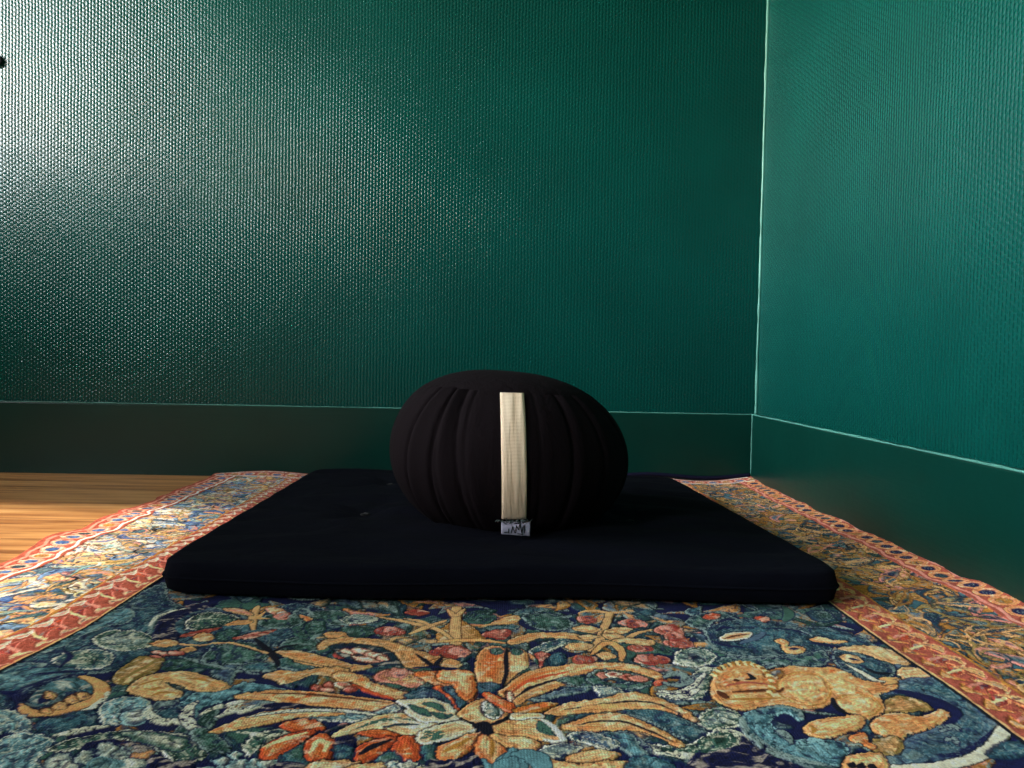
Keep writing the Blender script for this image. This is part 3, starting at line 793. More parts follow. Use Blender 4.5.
leaf('E', [(270, 640), (330, 670), (430, 690), (540, 702), (650, 698), (728, 665), (730, 630), (690, 598), (620, 590), (560, 612), (500, 645), (400, 655)], 'green', 'greenD', 'pale', 'greenD')
line('E', [(290, 668), (380, 690), (500, 705), (620, 702), (715, 672), (732, 635), (690, 600), (600, 588)], .0050, 'pale', True, True)
blob('E', [(590, 620), (640, 612), (665, 640), (610, 660)], 'greenD', 'green', None)
line('E', [(130, 610), (200, 600), (262, 640), (300, 680), (250, 700)], .0045, 'grey', True, True, 'navy')
leaf('E', [(60, 600), (130, 590), (240, 605), (270, 650), (310, 690), (250, 705), (180, 660), (100, 640)], 'aqua', 'teal', 'grey', 'navy')
leaf('E', [(60, 395), (130, 388), (200, 405), (180, 438), (100, 440)], 'grey', 'bluegrey', 'pale', 'tealD')
leaf('E', [(0, 510), (60, 500), (100, 520), (60, 545), (0, 560)], 'bluegrey', 'teal', None, 'tealD')
petal('D', [(470, 505), (540, 470), (640, 450), (720, 442), (820, 420), (900, 424), (980, 446), (1060, 480), (1120, 515), (1150, 545), (1120, 542), (1050, 512), (950, 492), (840, 490), (730, 500), (620, 505), (540, 515)], 'goldL', 'gold', 'ink', 'gold')
line('D', [(560, 492), (700, 475), (840, 460), (960, 470), (1080, 520)], .0016, 'ink'); line('D', [(640, 485), (760, 480), (870, 478)], .0040, 'lion')
petal('D', [(545, 565), (620, 535), (700, 512), (800, 508), (900, 542), (1000, 590), (1090, 652), (1060, 662), (990, 625), (900, 590), (800, 585), (700, 585), (600, 582)], 'goldL', 'gold', 'ink', 'lion')
line('D', [(620, 560), (720, 545), (830, 552), (930, 590), (1040, 640)], .0016, 'ink')
leaf('D', [(430, 690), (450, 660), (520, 640), (600, 640), (640, 660), (590, 690), (500, 700)], 'grey', 'bluegrey', 'pale', 'tealD')
leaf('D', [(570, 600), (640, 585), (720, 600), (800, 640), (760, 670), (680, 650), (620, 630)], 'bluegrey', 'teal', 'pale', 'navy')
petal('E', [(-60, 700), (0, 680), (90, 668), (172, 678), (178, 695), (130, 722), (40, 735), (-40, 725)], 'goldL', 'gold', 'ink', 'goldL')
petal('D', [(420, 690), (520, 710), (620, 728), (730, 722), (830, 715), (940, 712), (880, 740), (760, 765), (620, 775), (520, 768), (480, 735)], 'goldL', 'gold', 'ink', 'goldL')
leaf('E', [(230, 715), (320, 705), (400, 725), (430, 768), (300, 775), (200, 768)], 'aqua', 'teal', None, 'tealD')
for pts_ in ([(190, 715), (215, 750), (280, 745), (325, 700), (335, 670)], [(330, 670), (345, 720), (345, 768)], [(345, 690), (400, 690), (450, 720), (470, 768)], [(260, 768), (300, 740), (330, 710)]):
    line('D', pts_, .0085, 'aqua', True, False, 'tealD')
# dragon-like round leaf at the upper right
leaf('G', [(20, 160), (90, 122), (200, 105), (330, 120), (450, 150), (540, 190), (575, 235), (520, 262), (400, 275), (260, 282), (140, 270), (70, 235)], 'teal', 'tealD', 'grey', 'tealD')
leaf('G', [(430, 155), (520, 145), (640, 165), (740, 205), (790, 250), (720, 255), (620, 240), (560, 215)], 'teal', 'tealD', 'grey', 'tealD')
leaf('G', [(-60, 120), (0, 85), (90, 75), (160, 90), (80, 115), (20, 150)], 'green', 'tealD', 'grey', 'tealD')
leaf('G', [(170, 95), (260, 72), (350, 82), (360, 105), (270, 108)], 'tealD', 'green', None, None)
line('G', [(30, 200), (80, 245), (180, 275), (320, 278), (440, 262), (530, 250)], .0028, 'grey', True, True)
line('G', [(75, 160), (110, 145), (160, 150)], .0030, 'navy'); line('G', [(180, 215), (250, 190), (280, 170)], .0040, 'bluegrey', True, False, 'navy'); line('G', [(60, 205), (120, 225), (200, 235)], .0032, 'navy')
line('G', [(300, 150), (400, 158), (460, 175)], .0026, 'navy'); line('G', [(480, 215), (560, 225), (620, 232)], .0040, 'navy')
petal('G', [(90, 188), (120, 172), (165, 165), (225, 168), (215, 190), (150, 202), (105, 202)], 'lion', 'cream', 'ink', 'goldL'); line('G', [(110, 195), (160, 182), (215, 176)], .0018, 'brown')
petal('G', [(328, 205), (358, 196), (388, 212), (378, 232), (430, 228), (460, 242), (445, 258), (400, 264), (362, 248), (355, 222)], 'goldL', 'gold', 'ink'); line('G', [(392, 244), (430, 242)], .0030, 'navy')
petal('G', [(482, 192), (530, 188), (580, 200), (642, 204), (600, 214), (540, 212), (490, 204)], 'goldL', 'gold', 'ink')
petal('G', [(15, 98), (50, 84), (92, 88), (82, 104), (40, 110)], 'rust', 'brick', 'ink'); petal('G', [(232, 104), (268, 98), (306, 106), (290, 124), (262, 116)], 'rust', 'brick', 'ink')
line('G', [(365, 60), (386, 78), (385, 102), (370, 120)], .0055, 'green', True, False, 'navy')
leaf('G', [(470, 85), (540, 75), (610, 90), (600, 115), (520, 122)], 'greenD', 'tealD', None, None)
leaf('G', [(75, 292), (140, 275), (240, 285), (350, 278), (460, 262), (540, 245), (555, 280), (540, 312), (430, 318), (320, 308), (200, 318), (110, 312)], 'green', 'tealD', 'grey', 'navy')
# dark-edged muzzle and leaf above the lion's back
leaf('G', [(575, 270), (600, 245), (680, 255), (760, 270), (830, 300), (850, 345), (780, 395), (700, 375), (630, 340), (590, 305)], 'teal', 'tealD', 'grey', 'navy', .001)
petal('G', [(605, 235), (680, 225), (760, 225), (840, 250), (900, 290), (905, 312), (850, 305), (780, 285), (700, 255), (640, 248)], 'goldL', 'tan', 'ink')
petal('G', [(605, 275), (640, 262), (700, 280), (705, 300), (650, 300)], 'goldL', 'tan', 'ink'); line('G', [(650, 285), (690, 292)], .0030, 'navy')
line('G', [(640, 312), (700, 345), (770, 385), (825, 380)], .0028, 'pale', True, False, 'ink'); line('G', [(720, 330), (770, 350), (830, 350)], .0034, 'ink')
petal('G', [(858, 350), (880, 322), (940, 325), (1000, 350), (1030, 378), (960, 388), (890, 380)], 'goldL', 'tan', 'ink')
# teal field on the far right with its toothed dark edge
leaf('H', [(140, 440), (230, 380), (330, 370), (440, 370), (540, 450), (640, 550), (650, 620), (580, 690), (450, 740), (280, 755), (160, 755), (150, 700), (230, 640), (330, 600), (420, 550), (430, 500), (330, 460), (220, 440)], 'teal', 'bluegrey', None, 'tealD', .001)
line('H', [(200, 430), (270, 445), (350, 470), (420, 500), (450, 530), (420, 570)], .0090, 'navy', True); line('H', [(380, 700), (480, 700), (580, 650), (640, 590)], .0040, 'navy', True, True)
line('H', [(180, 764), (300, 758), (420, 745), (540, 715), (630, 660), (672, 590)], .0048, 'pale', False, False, 'ink')
leaf('H', [(600, 700), (660, 650), (740, 640), (780, 680), (740, 710), (660, 715)], 'teal', 'tealD', None, None, .001)
for q_ in ([(400, 600), (450, 580), (480, 600)], [(420, 640), (450, 630), (470, 660)], [(380, 580), (420, 585)]):
    line('H', q_, .0026, 'grey', True, True, 'navy')
# scroll under the lion
leaf('G', [(185, 560), (200, 520), (260, 495), (340, 488), (420, 500), (450, 535), (430, 552), (390, 525), (330, 535), (325, 580), (380, 630), (470, 640), (570, 630), (640, 660), (640, 740), (520, 745), (400, 715), (290, 665), (220, 620)], 'aqua', 'teal', 'tealL', 'tealD')
line('G', [(188, 545), (200, 590), (250, 640), (330, 690), (430, 725), (560, 748)], .0042, 'grey', True, True); line('G', [(260, 505), (330, 488), (410, 498), (445, 540)], .0046, 'grey', True, True)
line('G', [(400, 650), (370, 610), (340, 600)], .004, 'grey', True, True, 'navy'); line('G', [(430, 690), (450, 650), (520, 640), (560, 680)], .0036, 'tealL', True, True)
leaf('H', [(60, 545), (100, 535), (110, 590), (90, 640), (60, 600)], 'teal', 'navy', None, None, .001)
# the lion
petal('G', [(770, 505), (800, 470), (850, 452), (910, 458), (980, 480), (1010, 505), (960, 515), (890, 520), (820, 520)], 'tan', 'olive', 'ink', 'goldL')
petal('G', [(780, 530), (860, 520), (930, 535), (985, 530), (1040, 508), (1078, 525), (1075, 548), (1020, 575), (960, 598), (900, 608), (872, 640), (800, 620), (740, 580)], 'lion', 'gold', 'ink', 'lionL')
petal('G', [(750, 640), (790, 625), (850, 622), (882, 650), (870, 690), (800, 700), (755, 680)], 'tan', 'olive', 'ink', 'goldL')
petal('G', [(655, 615), (720, 602), (735, 640), (765, 665), (740, 672), (700, 650), (665, 645)], 'gold', 'orange', 'ink', 'goldL')
petal('G', [(625, 725), (650, 702), (720, 688), (790, 692), (812, 730), (800, 768), (700, 775), (630, 768)], 'lionL', 'lion', 'ink', 'gold')
for q_ in ([(700, 768), (706, 740)], [(750, 768), (752, 742)], [(660, 760), (668, 738)]):
    line('G', q_, .0030, 'ink')
petal('G', [(52, 430), (58, 372), (105, 328), (170, 306), (240, 318), (300, 332), (360, 322), (430, 316), (520, 322), (585, 320), (640, 345), (710, 378), (790, 392), (860, 400), (835, 425), (780, 440), (800, 480), (790, 520), (730, 545), (660, 530), (600, 500), (575, 455), (568, 475), (520, 495), (440, 500), (350, 482), (280, 492), (200, 506), (130, 494), (78, 470)], 'lionL', 'gold', 'ink', 'orange')
petal('G', [(585, 475), (625, 448), (690, 442), (760, 462), (785, 495), (750, 525), (680, 532), (620, 512)], 'lionL', 'lion', 'ochre', 'lionL'); line('G', [(578, 455), (590, 490), (630, 520), (700, 536)], .0030, 'ink')
line('G', [(800, 400), (840, 388), (800, 378), (850, 372)], .0040, 'lion', True, False, 'ink')
petal('G', [(455, 595), (470, 562), (530, 542), (620, 530), (690, 528), (716, 548), (700, 580), (630, 605), (560, 628), (500, 622)], 'lionL', 'lion', 'ink', 'gold'); line('G', [(480, 575), (500, 590), (490, 610)], .0022, 'ochre')
petal('G', [(58, 400), (70, 352), (130, 318), (210, 312), (280, 330), (340, 360), (350, 400), (330, 430), (250, 432), (160, 442), (90, 440)], 'lion', 'gold', None, 'orange')
petal('G', [(345, 395), (370, 365), (440, 348), (520, 360), (560, 400), (560, 450), (500, 485), (420, 475), (360, 440)], 'lionL', 'lion', 'ochre', 'lionL')
petal('G', [(285, 350), (315, 332), (355, 336), (362, 352), (335, 372), (300, 368)], 'bluegrey', 'ochre', 'brown')
line('G', [(150, 432), (220, 428), (290, 424), (345, 428), (365, 415)], .0028, 'brown'); line('G', [(210, 350), (235, 372), (205, 378)], .0026, 'ink'); line('G', [(150, 382), (175, 380)], .0030, 'brown')
line('G', [(85, 430), (105, 445), (125, 462)], .0040, 'brown'); line('G', [(120, 405), (190, 392), (270, 395), (320, 405)], .0022, 'brick'); line('G', [(130, 465), (250, 462), (350, 458)], .0022, 'ochre')
for k in range(26):
    a_ = -2.7+k*.085*1.5; cx_, cy_ = 190+125*math.cos(a_), 405+90*math.sin(a_)
    if cy_ < 470: line('G', [(cx_, cy_), (cx_-12+8*math.cos(a_), cy_-10+6*math.sin(a_)), (cx_+16*math.cos(a_), cy_+14*math.sin(a_))], .0020, 'ochre' if k % 2 else 'goldL')
for q_ in ([(400, 380), (450, 370), (500, 385)], [(420, 410), (480, 400), (530, 415)], [(400, 440), (460, 450), (510, 440)], [(600, 360), (680, 390), (760, 415)], [(600, 400), (660, 425)]):
    line('G', q_, .0020, 'lion')
blob('G', [(560, 330), (600, 340), (560, 352)], 'orange', 'lion', None)
# dark ground showing along the bottom
blob('G', [(-20, 700), (60, 690), (170, 660), (190, 620), (240, 660), (330, 710), (440, 750), (480, 790), (-20, 790)], 'navy', None, None, .0008)
blob('D', [(-10, 722), (60, 712), (140, 700), (165, 700), (200, 735), (185, 775), (-10, 775)], 'navy', None, None, .0004)
blob('C', [(560, 725), (600, 705), (640, 712), (720, 705), (800, 690), (810, 775), (600, 775)], 'navy', None, None, .0004)


# --- side borders
def border(sign, cols, darks, seed, ground):
    rg = random.Random(seed)
    xa, xb = (.436, .546)
    m = (GX*sign > xa-.004) & (GX*sign < xb+.004) & (GY < 1.70)
    S = window(np.array([(sign*.43, Y0), (sign*.55, Y0), (sign*.43, Y1), (sign*.55, Y1)]), .004)
    n1 = fbm(WX[S]*46+9, WY[S]*46, seed, 3)
    base = PL[ground[0]]*(1-sstep(-.1, .15, n1))[..., None]+PL[ground[1]]*sstep(-.1, .15, n1)[..., None]
    dk = sstep(.07, .015, np.abs(n1))[..., None]
    base = base*(1-dk)+PL['ink']*dk
    mm = m[S][..., None]
    COL[S] = np.where(mm, base*(1+.3*N_mid[S]+.3*N_fine[S])[..., None], COL[S])
    y = .30
    while y < 1.70:
        x = xa
        while x < xb+.006:
            c1 = rg.choice(cols); c2 = rg.choice(cols)
            L = rg.uniform(.030, .065); W = rg.uniform(.012, .026)
            rand_leaf(sign*(x+rg.uniform(-.006, .006)), y+rg.uniform(-.01, .01), L, W, rg.random()*6.3, rg.uniform(-.5, .5), c1, c2,
                      rg.choice(darks), rg.choice([None, None, None, 'cream' if sign < 0 else 'ochre']), None)
            x += .026
        y += .019
    for _ in range(120):     # larger leaves laid over the small ones
        L = rg.uniform(.045, .085)
        rand_leaf(sign*rg.uniform(xa+.008, xb-.008), rg.uniform(.4, 1.66), L, L*rg.uniform(.16, .3), rg.choice([1, -1])*rg.uniform(.2, 1.2), rg.uniform(-.6, .6),
                  rg.choice(cols), rg.choice(cols), rg.choice(darks), rg.choice([None, 'tan']), None)
    for _ in range(110):      # curling tendrils
        cx = sign*rg.uniform(xa, xb); cy = rg.uniform(.4, 1.68); a0 = rg.random()*6.3; r0 = rg.uniform(.008, .02)
        pts = [(cx+r0*(1-.13*i)*math.cos(a0+i*.75), cy+1.3*r0*(1-.13*i)*math.sin(a0+i*.75)) for i in range(6)]
        line('P', pts, rg.uniform(.0010, .0022), rg.choice(['ink', 'ink']+cols), True, False, None, True)


border(-1, ['blue', 'blueL', 'teal', 'goldL', 'pink', 'tan', 'cream', 'olive', 'gold', 'tealL', 'blue', 'bluegrey'], ['navy', 'ink', 'tealD', 'brown'], 11, ('bluegrey', 'tan'))
border(1, ['ochre', 'tan', 'olive', 'tealD', 'teal', 'ochre', 'pink', 'tealD', 'bluegrey', 'ochre', 'olive', 'greenD'], ['ink', 'ink', 'brown', 'ink'], 12, ('teal', 'ochre'))


def strip(sign, x0, x1, c, y0=Y0, y1=1.70):
    m = (GX*sign > x0) & (GX*sign < x1) & (GY < y1)
    COL[m] = (PL[c]*(1+.3*N_mid+.25*N_fine+.2*N_big)[..., None])[m]
    HGT[m] = .0012+.0004*N_mid[m]


for sign in (-1, 1):
    # inner guard: brick ground, pale ribbon leaves, thin pale and dark edge
    strip(sign, .386, .437, 'brick')
    strip(sign, .3835, .3862, 'tan'); strip(sign, .3805, .3837, 'ink')
    rg = random.Random(31+sign)
    y = .30; i = 0
    while y < 1.69:
        a = sign*(-1)*(.95) if i % 2 else sign*(-1)*2.1
        rand_leaf(sign*(.410+.006*(i % 2)), y, .044, .012, math.pi/2-sign*.55, .25*sign, 'red' if i % 3 else 'rust', 'red', 'pink' if sign < 0 else 'gold')
        line('P', [(sign*.390, y-.016), (sign*.402, y-.004), (sign*.416, y+.004), (sign*.430, y+.018)], .0020, 'pink' if i % 2 else 'goldL', True, False, None, True)
        rand_leaf(sign*.396, y-.012, .026, .010, math.pi/2+sign*.3, -.3, 'goldL' if sign < 0 else 'gold', 'pink' if sign < 0 else 'ochre', 'brick')
        rand_leaf(sign*.427, y+.002, .030, .012, math.pi/2+sign*.5, .3, 'pink' if sign < 0 else 'gold', 'cream' if sign < 0 else 'tan', 'brick')
        y += .030; i += 1
    line('P', [(sign*(.437+.003*math.sin(v*.9)), .25+v*.029) for v in range(51)], .0016, 'ochre', False, False, None, True)
    # outer guard: chain of ringed ovals between pale cords
    strip(sign, .546, .603, 'brick', y1=1.74)
    strip(sign, .5945, .603, 'ink' if sign > 0 else 'brick', y1=1.74)
    y = .30; i = 0
    while y < 1.725:
        cx = sign*.572
        oval = lambda rx, ry: [(cx+rx*math.cos(t), y+ry*math.sin(t)) for t in [k*math.pi/4 for k in range(8)]]
        blob('P', oval(.0150, .0142), 'cream' if sign < 0 else 'pink', 'pink' if sign < 0 else 'gold', 'red', 0, .2, None, None, .0014, .0012, pre=True)
        blob('P', oval(.0078, .0080), ['blue' if sign < 0 else 'navy', 'ochre', 'tealD'][i % 3 if i % 2 else 0], None, 'brown', 0, .3, None, None, .001, .0006, pre=True)
        y += .0285; i += 1
    for xx, cc in ((.5525, 'pink' if sign > 0 else 'cream'), (.5905, 'pink')):
        line('P', [(sign*(xx+.0022*math.sin(v*1.7)), .28+v*.0142) for v in range(101)], .0022, cc, False, False, None, True)
# back chain
m = (GY > 1.688)
COL[m] = (PL['brick']*(1+.3*N_mid+.25*N_fine)[..., None])[m]; HGT[m] = .0012
x = -.585; i = 0
while x < .59:
    oval = lambda rx, ry: [(x+rx*math.cos(t), 1.710+ry*math.sin(t)) for t in [k*math.pi/4 for k in range(8)]]
    blob('P', oval(.0135, .0150), 'cream', 'pink', 'red', 0, .2, None, None, .0014, .0012, pre=True)
    blob('P', oval(.0080, .0085), ['blue', 'ochre'][i % 2], None, 'brown', 0, .3, None, None, .001, .0006, pre=True)
    x += .030; i += 1
for yy in (1.691, 1.730):
    line('P', [(-.59+v*.03, yy+.001*math.sin(v*2)) for v in range(40)], .0018, 'cream', False, False, None, True)

# --- lie of the cloth: soft ripples, strongest along the free edges
def lie(x, y):
    el = np.clip((-x-.40)/.2, 0, 1); er = np.clip((x-.45)/.145, 0, 1); eb = np.clip((y-1.60)/.14, 0, 1)
    z = .0030*(1+fbm(x*5, y*5, 91, 2))
    z = z+el**2*.0030*(1+np.sin(y*31+1.3*np.sin(y*11)))*(.6+.4*np.sin(y*7.3))
    z = z+er**2*(.0022*(1+np.sin(y*21+.8))+.005*(1+vnoise(y*19, y*0, 4)))
    z = z+eb**2*.004*(1+np.sin(x*23))
    return z+.0015


Zr = lie(GX, GY)
Z = Zr+HGT*1.3
edge_l = np.clip((-GX-.45)/.15, 0, 1)
DX = edge_l*(.004*np.sin(GY*27+.6)+.002*np.sin(GY*61)+.005*vnoise(GY*30, GX*0, 8)-.006)
DX = DX - .017*sstep(.76, .62, GY)*sstep(.33, .388, -GX)
DX = DX + np.clip((GX-.5)/.1, 0, 1)*.003*np.sin(GY*24)-.001
DY = -np.clip((GY-1.6)/.14, 0, 1)*(.006*(1+np.sin(GX*13+1)))*.6
co = np.stack([GX+DX, GY+DY, Z], -1).reshape(-1, 3)
# skirt ring around the cloth down to the floor
idx = np.arange(NX*NY).reshape(NY, NX)
ringi = np.concatenate([idx[0, :], idx[1:, -1], idx[-1, -2::-1], idx[-2:0:-1, 0]])
sk = co[ringi].copy(); sk[:, 2] = .0006
nv = len(co)
co2 = np.concatenate([co, sk])
q = np.stack([idx[:-1, :-1], idx[:-1, 1:], idx[1:, 1:], idx[1:, :-1]], -1).reshape(-1, 4)
a = ringi; b = np.roll(ringi, -1); sa = nv+np.arange(len(ringi)); sb = np.roll(sa, -1)
q = np.concatenate([q, np.stack([a, sa, sb, b], -1)])
me = bpy.data.meshes.new('rug')
me.vertices.add(len(co2)); me.vertices.foreach_set('co', co2.astype(np.float32).ravel())
me.loops.add(q.size); me.loops.foreach_set('vertex_index', q.astype(np.int32).ravel())
me.polygons.add(len(q)); me.polygons.foreach_set('loop_start', np.arange(0, q.size, 4, dtype=np.int32))
me.polygons.foreach_set('loop_total', np.full(len(q), 4, dtype=np.int32))
me.polygons.foreach_set('use_smooth', np.ones(len(q), bool))
me.update(calc_edges=True)
ca = me.color_attributes.new('weave_colour', 'FLOAT_COLOR', 'POINT')
cc = np.clip(COL.reshape(-1, 3)**1.12*1.65, 0.0015, .92)
cc = np.concatenate([cc, cc[ringi]*.6])
ca.data.foreach_set('color', np.concatenate([cc, np.ones((len(cc), 1))], 1).astype(np.float32).ravel())

s = NT('tapestry_weave')
at = s.n('ShaderNodeAttribute', attribute_name='weave_colour')
p = s.pos()
sep = s.n('ShaderNodeSeparateXYZ'); s.l(p, sep.inputs[0])
rib = s.math('SINE', s.math('MULTIPLY', sep.outputs[0], 2*math.pi/.0021))
rib2 = s.math('SINE', s.math('ADD', s.math('MULTIPLY', sep.outputs[1], 2*math.pi/.0030), s.math('MULTIPLY', rib, 1.2)))
fz = s.noise(p, 700, 3)
h = s.math('ADD', s.math('ADD', s.math('MULTIPLY', rib, .10), s.math('MULTIPLY', rib2, .09)), s.math('MULTIPLY', fz, 1.3))
s.l(s.bump(h, .75, .0009), s.b.inputs['Normal'])
var = s.math('ADD', .52, s.math('MULTIPLY', s.noise(p, 620, 4, .75), .96))
c = s.mix(1.0, at.outputs['Color'], var, 'MULTIPLY')
s.l(c, s.b.inputs['Base Color'])
s.b.inputs['Roughness'].default_value = .85
s.b.inputs['Specular IOR Level'].default_value = .10
s.b.inputs['Sheen Weight'].default_value = .02
M_rug = s.m
me.materials.append(M_rug)
rug = bpy.data.objects.new('rug', me); C.objects.link(rug)
tag(rug, 'tapestry-woven floral rug with gold flowers and a lion on navy, laid in the corner', 'rug')
# navy bound hem along the back edge, turned up a little against the baseboard
M_hem = cloth('navy_hem_cloth', lin((20, 21, 40)), 900, .9, .2, 0)
bm = bmesh.new(); rings = []
for i in range(60):
    t = i/59; x = .27+.315*t
    zz = float(lie(np.array([x]), np.array([1.735]))[0])+.004+.004*math.sin(t*3)
    r = [(x, 1.7302-.003, zz-.003), (x, 1.7302-.003, zz+.002), (x, 1.7302-.001, zz+.005), (x, 1.7302+.001, zz+.004), (x, 1.7302+.001, zz-.003)]
    rings.append(r)
add_prism(bm, None, rings); bmesh.ops.recalc_face_normals(bm, faces=bm.faces)
hem = link_mesh('hem', bm, M_hem, rug); tag(hem, 'dark navy hem')

# ------------------------------------------------------------------ zabuton (flat floor cushion)
M_zab = cloth('navy_black_cotton', lin((8, 10, 19)), 900, .95, .6, .0, (3, 9, 3))
RZ = .0078                                    # rug surface height under the cushion
FL, FR, BR, BL = (-.362, .833), (.394, .833), (.362, 1.535), (-.354, 1.565)
TUFT = [(-.5, -.30), (.5, -.30), (-.5, .45), (.5, .45)]


def zab_pt(u, v, top):
    # superellipse shrink of corners
    r = max(abs(u), abs(v))
    cu, cv = u, v
    if r > 0:
        m = (abs(u)**26+abs(v)**26)**(1/26)
        k_ = r/m if m > 0 else 1
        cu, cv = u*k_, v*k_
    s_, t_ = (cu+1)/2, (cv+1)/2
    x = (FL[0]*(1-s_)+FR[0]*s_)*(1-t_)+(BL[0]*(1-s_)+BR[0]*s_)*t_
    y = (FL[1]*(1-s_)+FR[1]*s_)*(1-t_)+(BL[1]*(1-s_)+BR[1]*s_)*t_
    e = 1-r
    edge = (1-(1-min(1, e/.040))**3.2)**.34         # rounded side
    body = .0185
    puff = .014*(1-abs(u)**2.4)*(1-abs(v)**2.4)
    y += .006*math.sin(u*5+.5)*max(0, -v)**6-.004*math.sin(u*7)*max(0, v)**6
    mid = RZ+.0195
    if top:
        z = mid+edge*(body)+puff*min(1, e/.2)*1.0
        for i, (a, b) in enumerate(TUFT):
            dd = math.hypot((u-a)*1.05, v-b)
            z -= .011*math.exp(-(dd/.09)**2)
            ang = math.atan2(v-b, u-a)
            z += .0016*math.cos(ang*7+i)*math.exp(-((dd-.16)/.12)**2)
        # long soft folds running across, as in pressed cotton
        z += (.0032*math.sin(v*26+2.5*math.sin(u*3.1)+u*4)*(.5+.5*mnoise.noise((u*2, v*3, 1)))+.005*mnoise.noise((u*3.2, v*5, 2)))*min(1, e/.08)
    else:
        z = mid-edge*body+.0
        z = max(z, RZ)
    return (x, y, z)


bm = bmesh.new()
N = 120
grid = []
par = [math.copysign(1-(1-abs(t))**1.6, t) if False else t for t in np.linspace(-1, 1, N+1)]
# denser rows by the edge
par = [math.sin(t*math.pi/2)*.55+t*.45 for t in par]
tops = [[bm.verts.new(zab_pt(u, v, True)) for u in par] for v in par]
bots = [[tops[j][i] if i in (0, N) or j in (0, N) else bm.verts.new(zab_pt(par[i], par[j], False)) for i in range(N+1)] for j in range(N+1)]
for j in range(N):
    for i in range(N):
        bm.faces.new((tops[j][i], tops[j][i+1], tops[j+1][i+1], tops[j+1][i]))
        bm.faces.new((bots[j][i], bots[j+1][i], bots[j+1][i+1], bots[j][i+1]))
org = Vector((.01, 1.18, RZ))
for v in bm.verts: v.co -= org
mat_o = empty('floor_cushion', org)
tag(mat_o, 'flat square navy-black cotton floor cushion lying on the patterned rug', 'cushion')
link_mesh('cushion_cover', bm, M_zab, mat_o)
bm = bmesh.new(); pts = []
for k in range(241):
    a = k/240*4
    side, t = int(a) % 4, (a % 1)*2-1
    u, v = [(t, -1), (1, t), (-t, 1), (-1, -t)][side]
    p = Vector(zab_pt(u, v, True))-org
    pts.append(p)
add_tube(bm, pts, .0016, 6)
link_mesh('seam_piping', bm, M_zab, mat_o)
M_thread = cloth('black_thread', lin((8, 8, 12)), 1500, .8, .1)
for a, b in TUFT:
    bm = bmesh.new()
    p = Vector(zab_pt(a, b, True))-org+Vector((0, 0, .0005))
    for k in range(7):
        t = k*.9
        add_tube(bm, [p+Vector((-.007*math.cos(t), -.007*math.sin(t), 0)), p+Vector((0, 0, .0022)), p+Vector((.007*math.cos(t), .007*math.sin(t), 0))], .0009, 5)
    link_mesh('tuft', bm, M_thread, mat_o)

# ------------------------------------------------------------------ zafu (round meditation cushion)
M_zaf = cloth('black_cotton', lin((17, 12, 15)), 1200, .93, .25, .0, (14, 14, 2))
ZX, ZY = .029, 1.085
ZB = RZ+.0505
zaf = empty('meditation_cushion', (ZX, ZY, ZB))
tag(zaf, 'round black pleated meditation cushion with a cream handle, standing on the flat cushion', 'cushion')
RMAX, A0, A1 = .166, -.86, .90
RS = RMAX*math.cos(A1)**.80
PLEATS = [(-2.50, 1.1), (-2.27, 1.2), (-2.22, .7), (-2.0, .8), (-1.87, .45), (-1.30, .3), (-1.08, .8), (-.83, .6), (-.45, .6)] + [(k*.27+.1, .8) for k in range(11)]


def zprof(t, th):
    """t 0 bottom seam .. 1 top seam; radius and height of the pleated side"""
    a = A0+(A1-A0)*t
    ca, sa = math.cos(a), math.sin(a)
    r = RMAX*ca**.80
    zz = .0815+.115*math.copysign(abs(sa)**1.03, sa)
    # pleats: valleys pinched at the seams
    dr = 0
    for i, (pa, w_) in enumerate(PLEATS):
        d = (th-pa-.06*math.sin(a*1.1+i)+math.pi) % (2*math.pi)-math.pi
        depth = .0080*w_*(.6+.4*abs(sa))
        dr -= depth*math.exp(-abs(d)/.014)
        dr += depth*.45*math.exp(-((d-.075)/.05)**2)
    dr += .0022*mnoise.noise((th*2.2, t*1.5, 4))+.0005*math.sin(th*31+math.sin(t*5)*1.5)*abs(sa)
    return r+dr, zz


def place(r, th, z):
    # slight sag: the crown leans to the left, the right shoulder drops
    x = r*math.cos(th); y = r*math.sin(th)
    z2 = z+(-.055*x)*(max(z, 0)/.19)**1.5
    return (x-.008*(z/.19), y, z2)


bm = bmesh.new(); NA, NTt = 420, 60
rows = []
for j in range(NTt+1):
    t = j/NTt
    row = []
    for i in range(NA):
        th = -math.pi+2*math.pi*i/NA
        r, z = zprof(t, th)
        row.append(bm.verts.new(place(r, th, z)))
    rows.append(row)
for j in range(NTt):
    for i in range(NA):
        bm.faces.new((rows[j][i], rows[j][(i+1) % NA], rows[j+1][(i+1) % NA], rows[j+1][i]))
link_mesh('side_panel', bm, M_zaf, zaf)
for nm, t0, sgn in (('top_panel', 1, 1), ('bottom_panel', 0, -1)):
    bm = bmesh.new(); rows = []
    for j in range(25):
        f = j/24
        row = []
        for i in range(96):
            th = 2*math.pi*i/96
            r, z = zprof(t0, th)
            aa = A1+(math.pi/2-A1)*f
            rr = RMAX*max(math.cos(aa), 0)**.80 if sgn > 0 else RMAX*math.cos(A0)**.80*(1-f)
            zz = .0815+.115*math.sin(aa)**1.03 if sgn > 0 else z-.006*(1-(1-f)**2)
            row.append(bm.verts.new(place(rr if j else r, th, zz)))
        rows.append(row)
    for j in range(24):
        for i in range(96):
            bm.faces.new((rows[j][i], rows[j][(i+1) % 96], rows[j+1][(i+1) % 96], rows[j+1][i]))
    bmesh.ops.remove_doubles(bm, verts=bm.verts, dist=1e-5)
    bmesh.ops.recalc_face_normals(bm, faces=bm.faces)
    link_mesh(nm, bm, M_zaf, zaf)

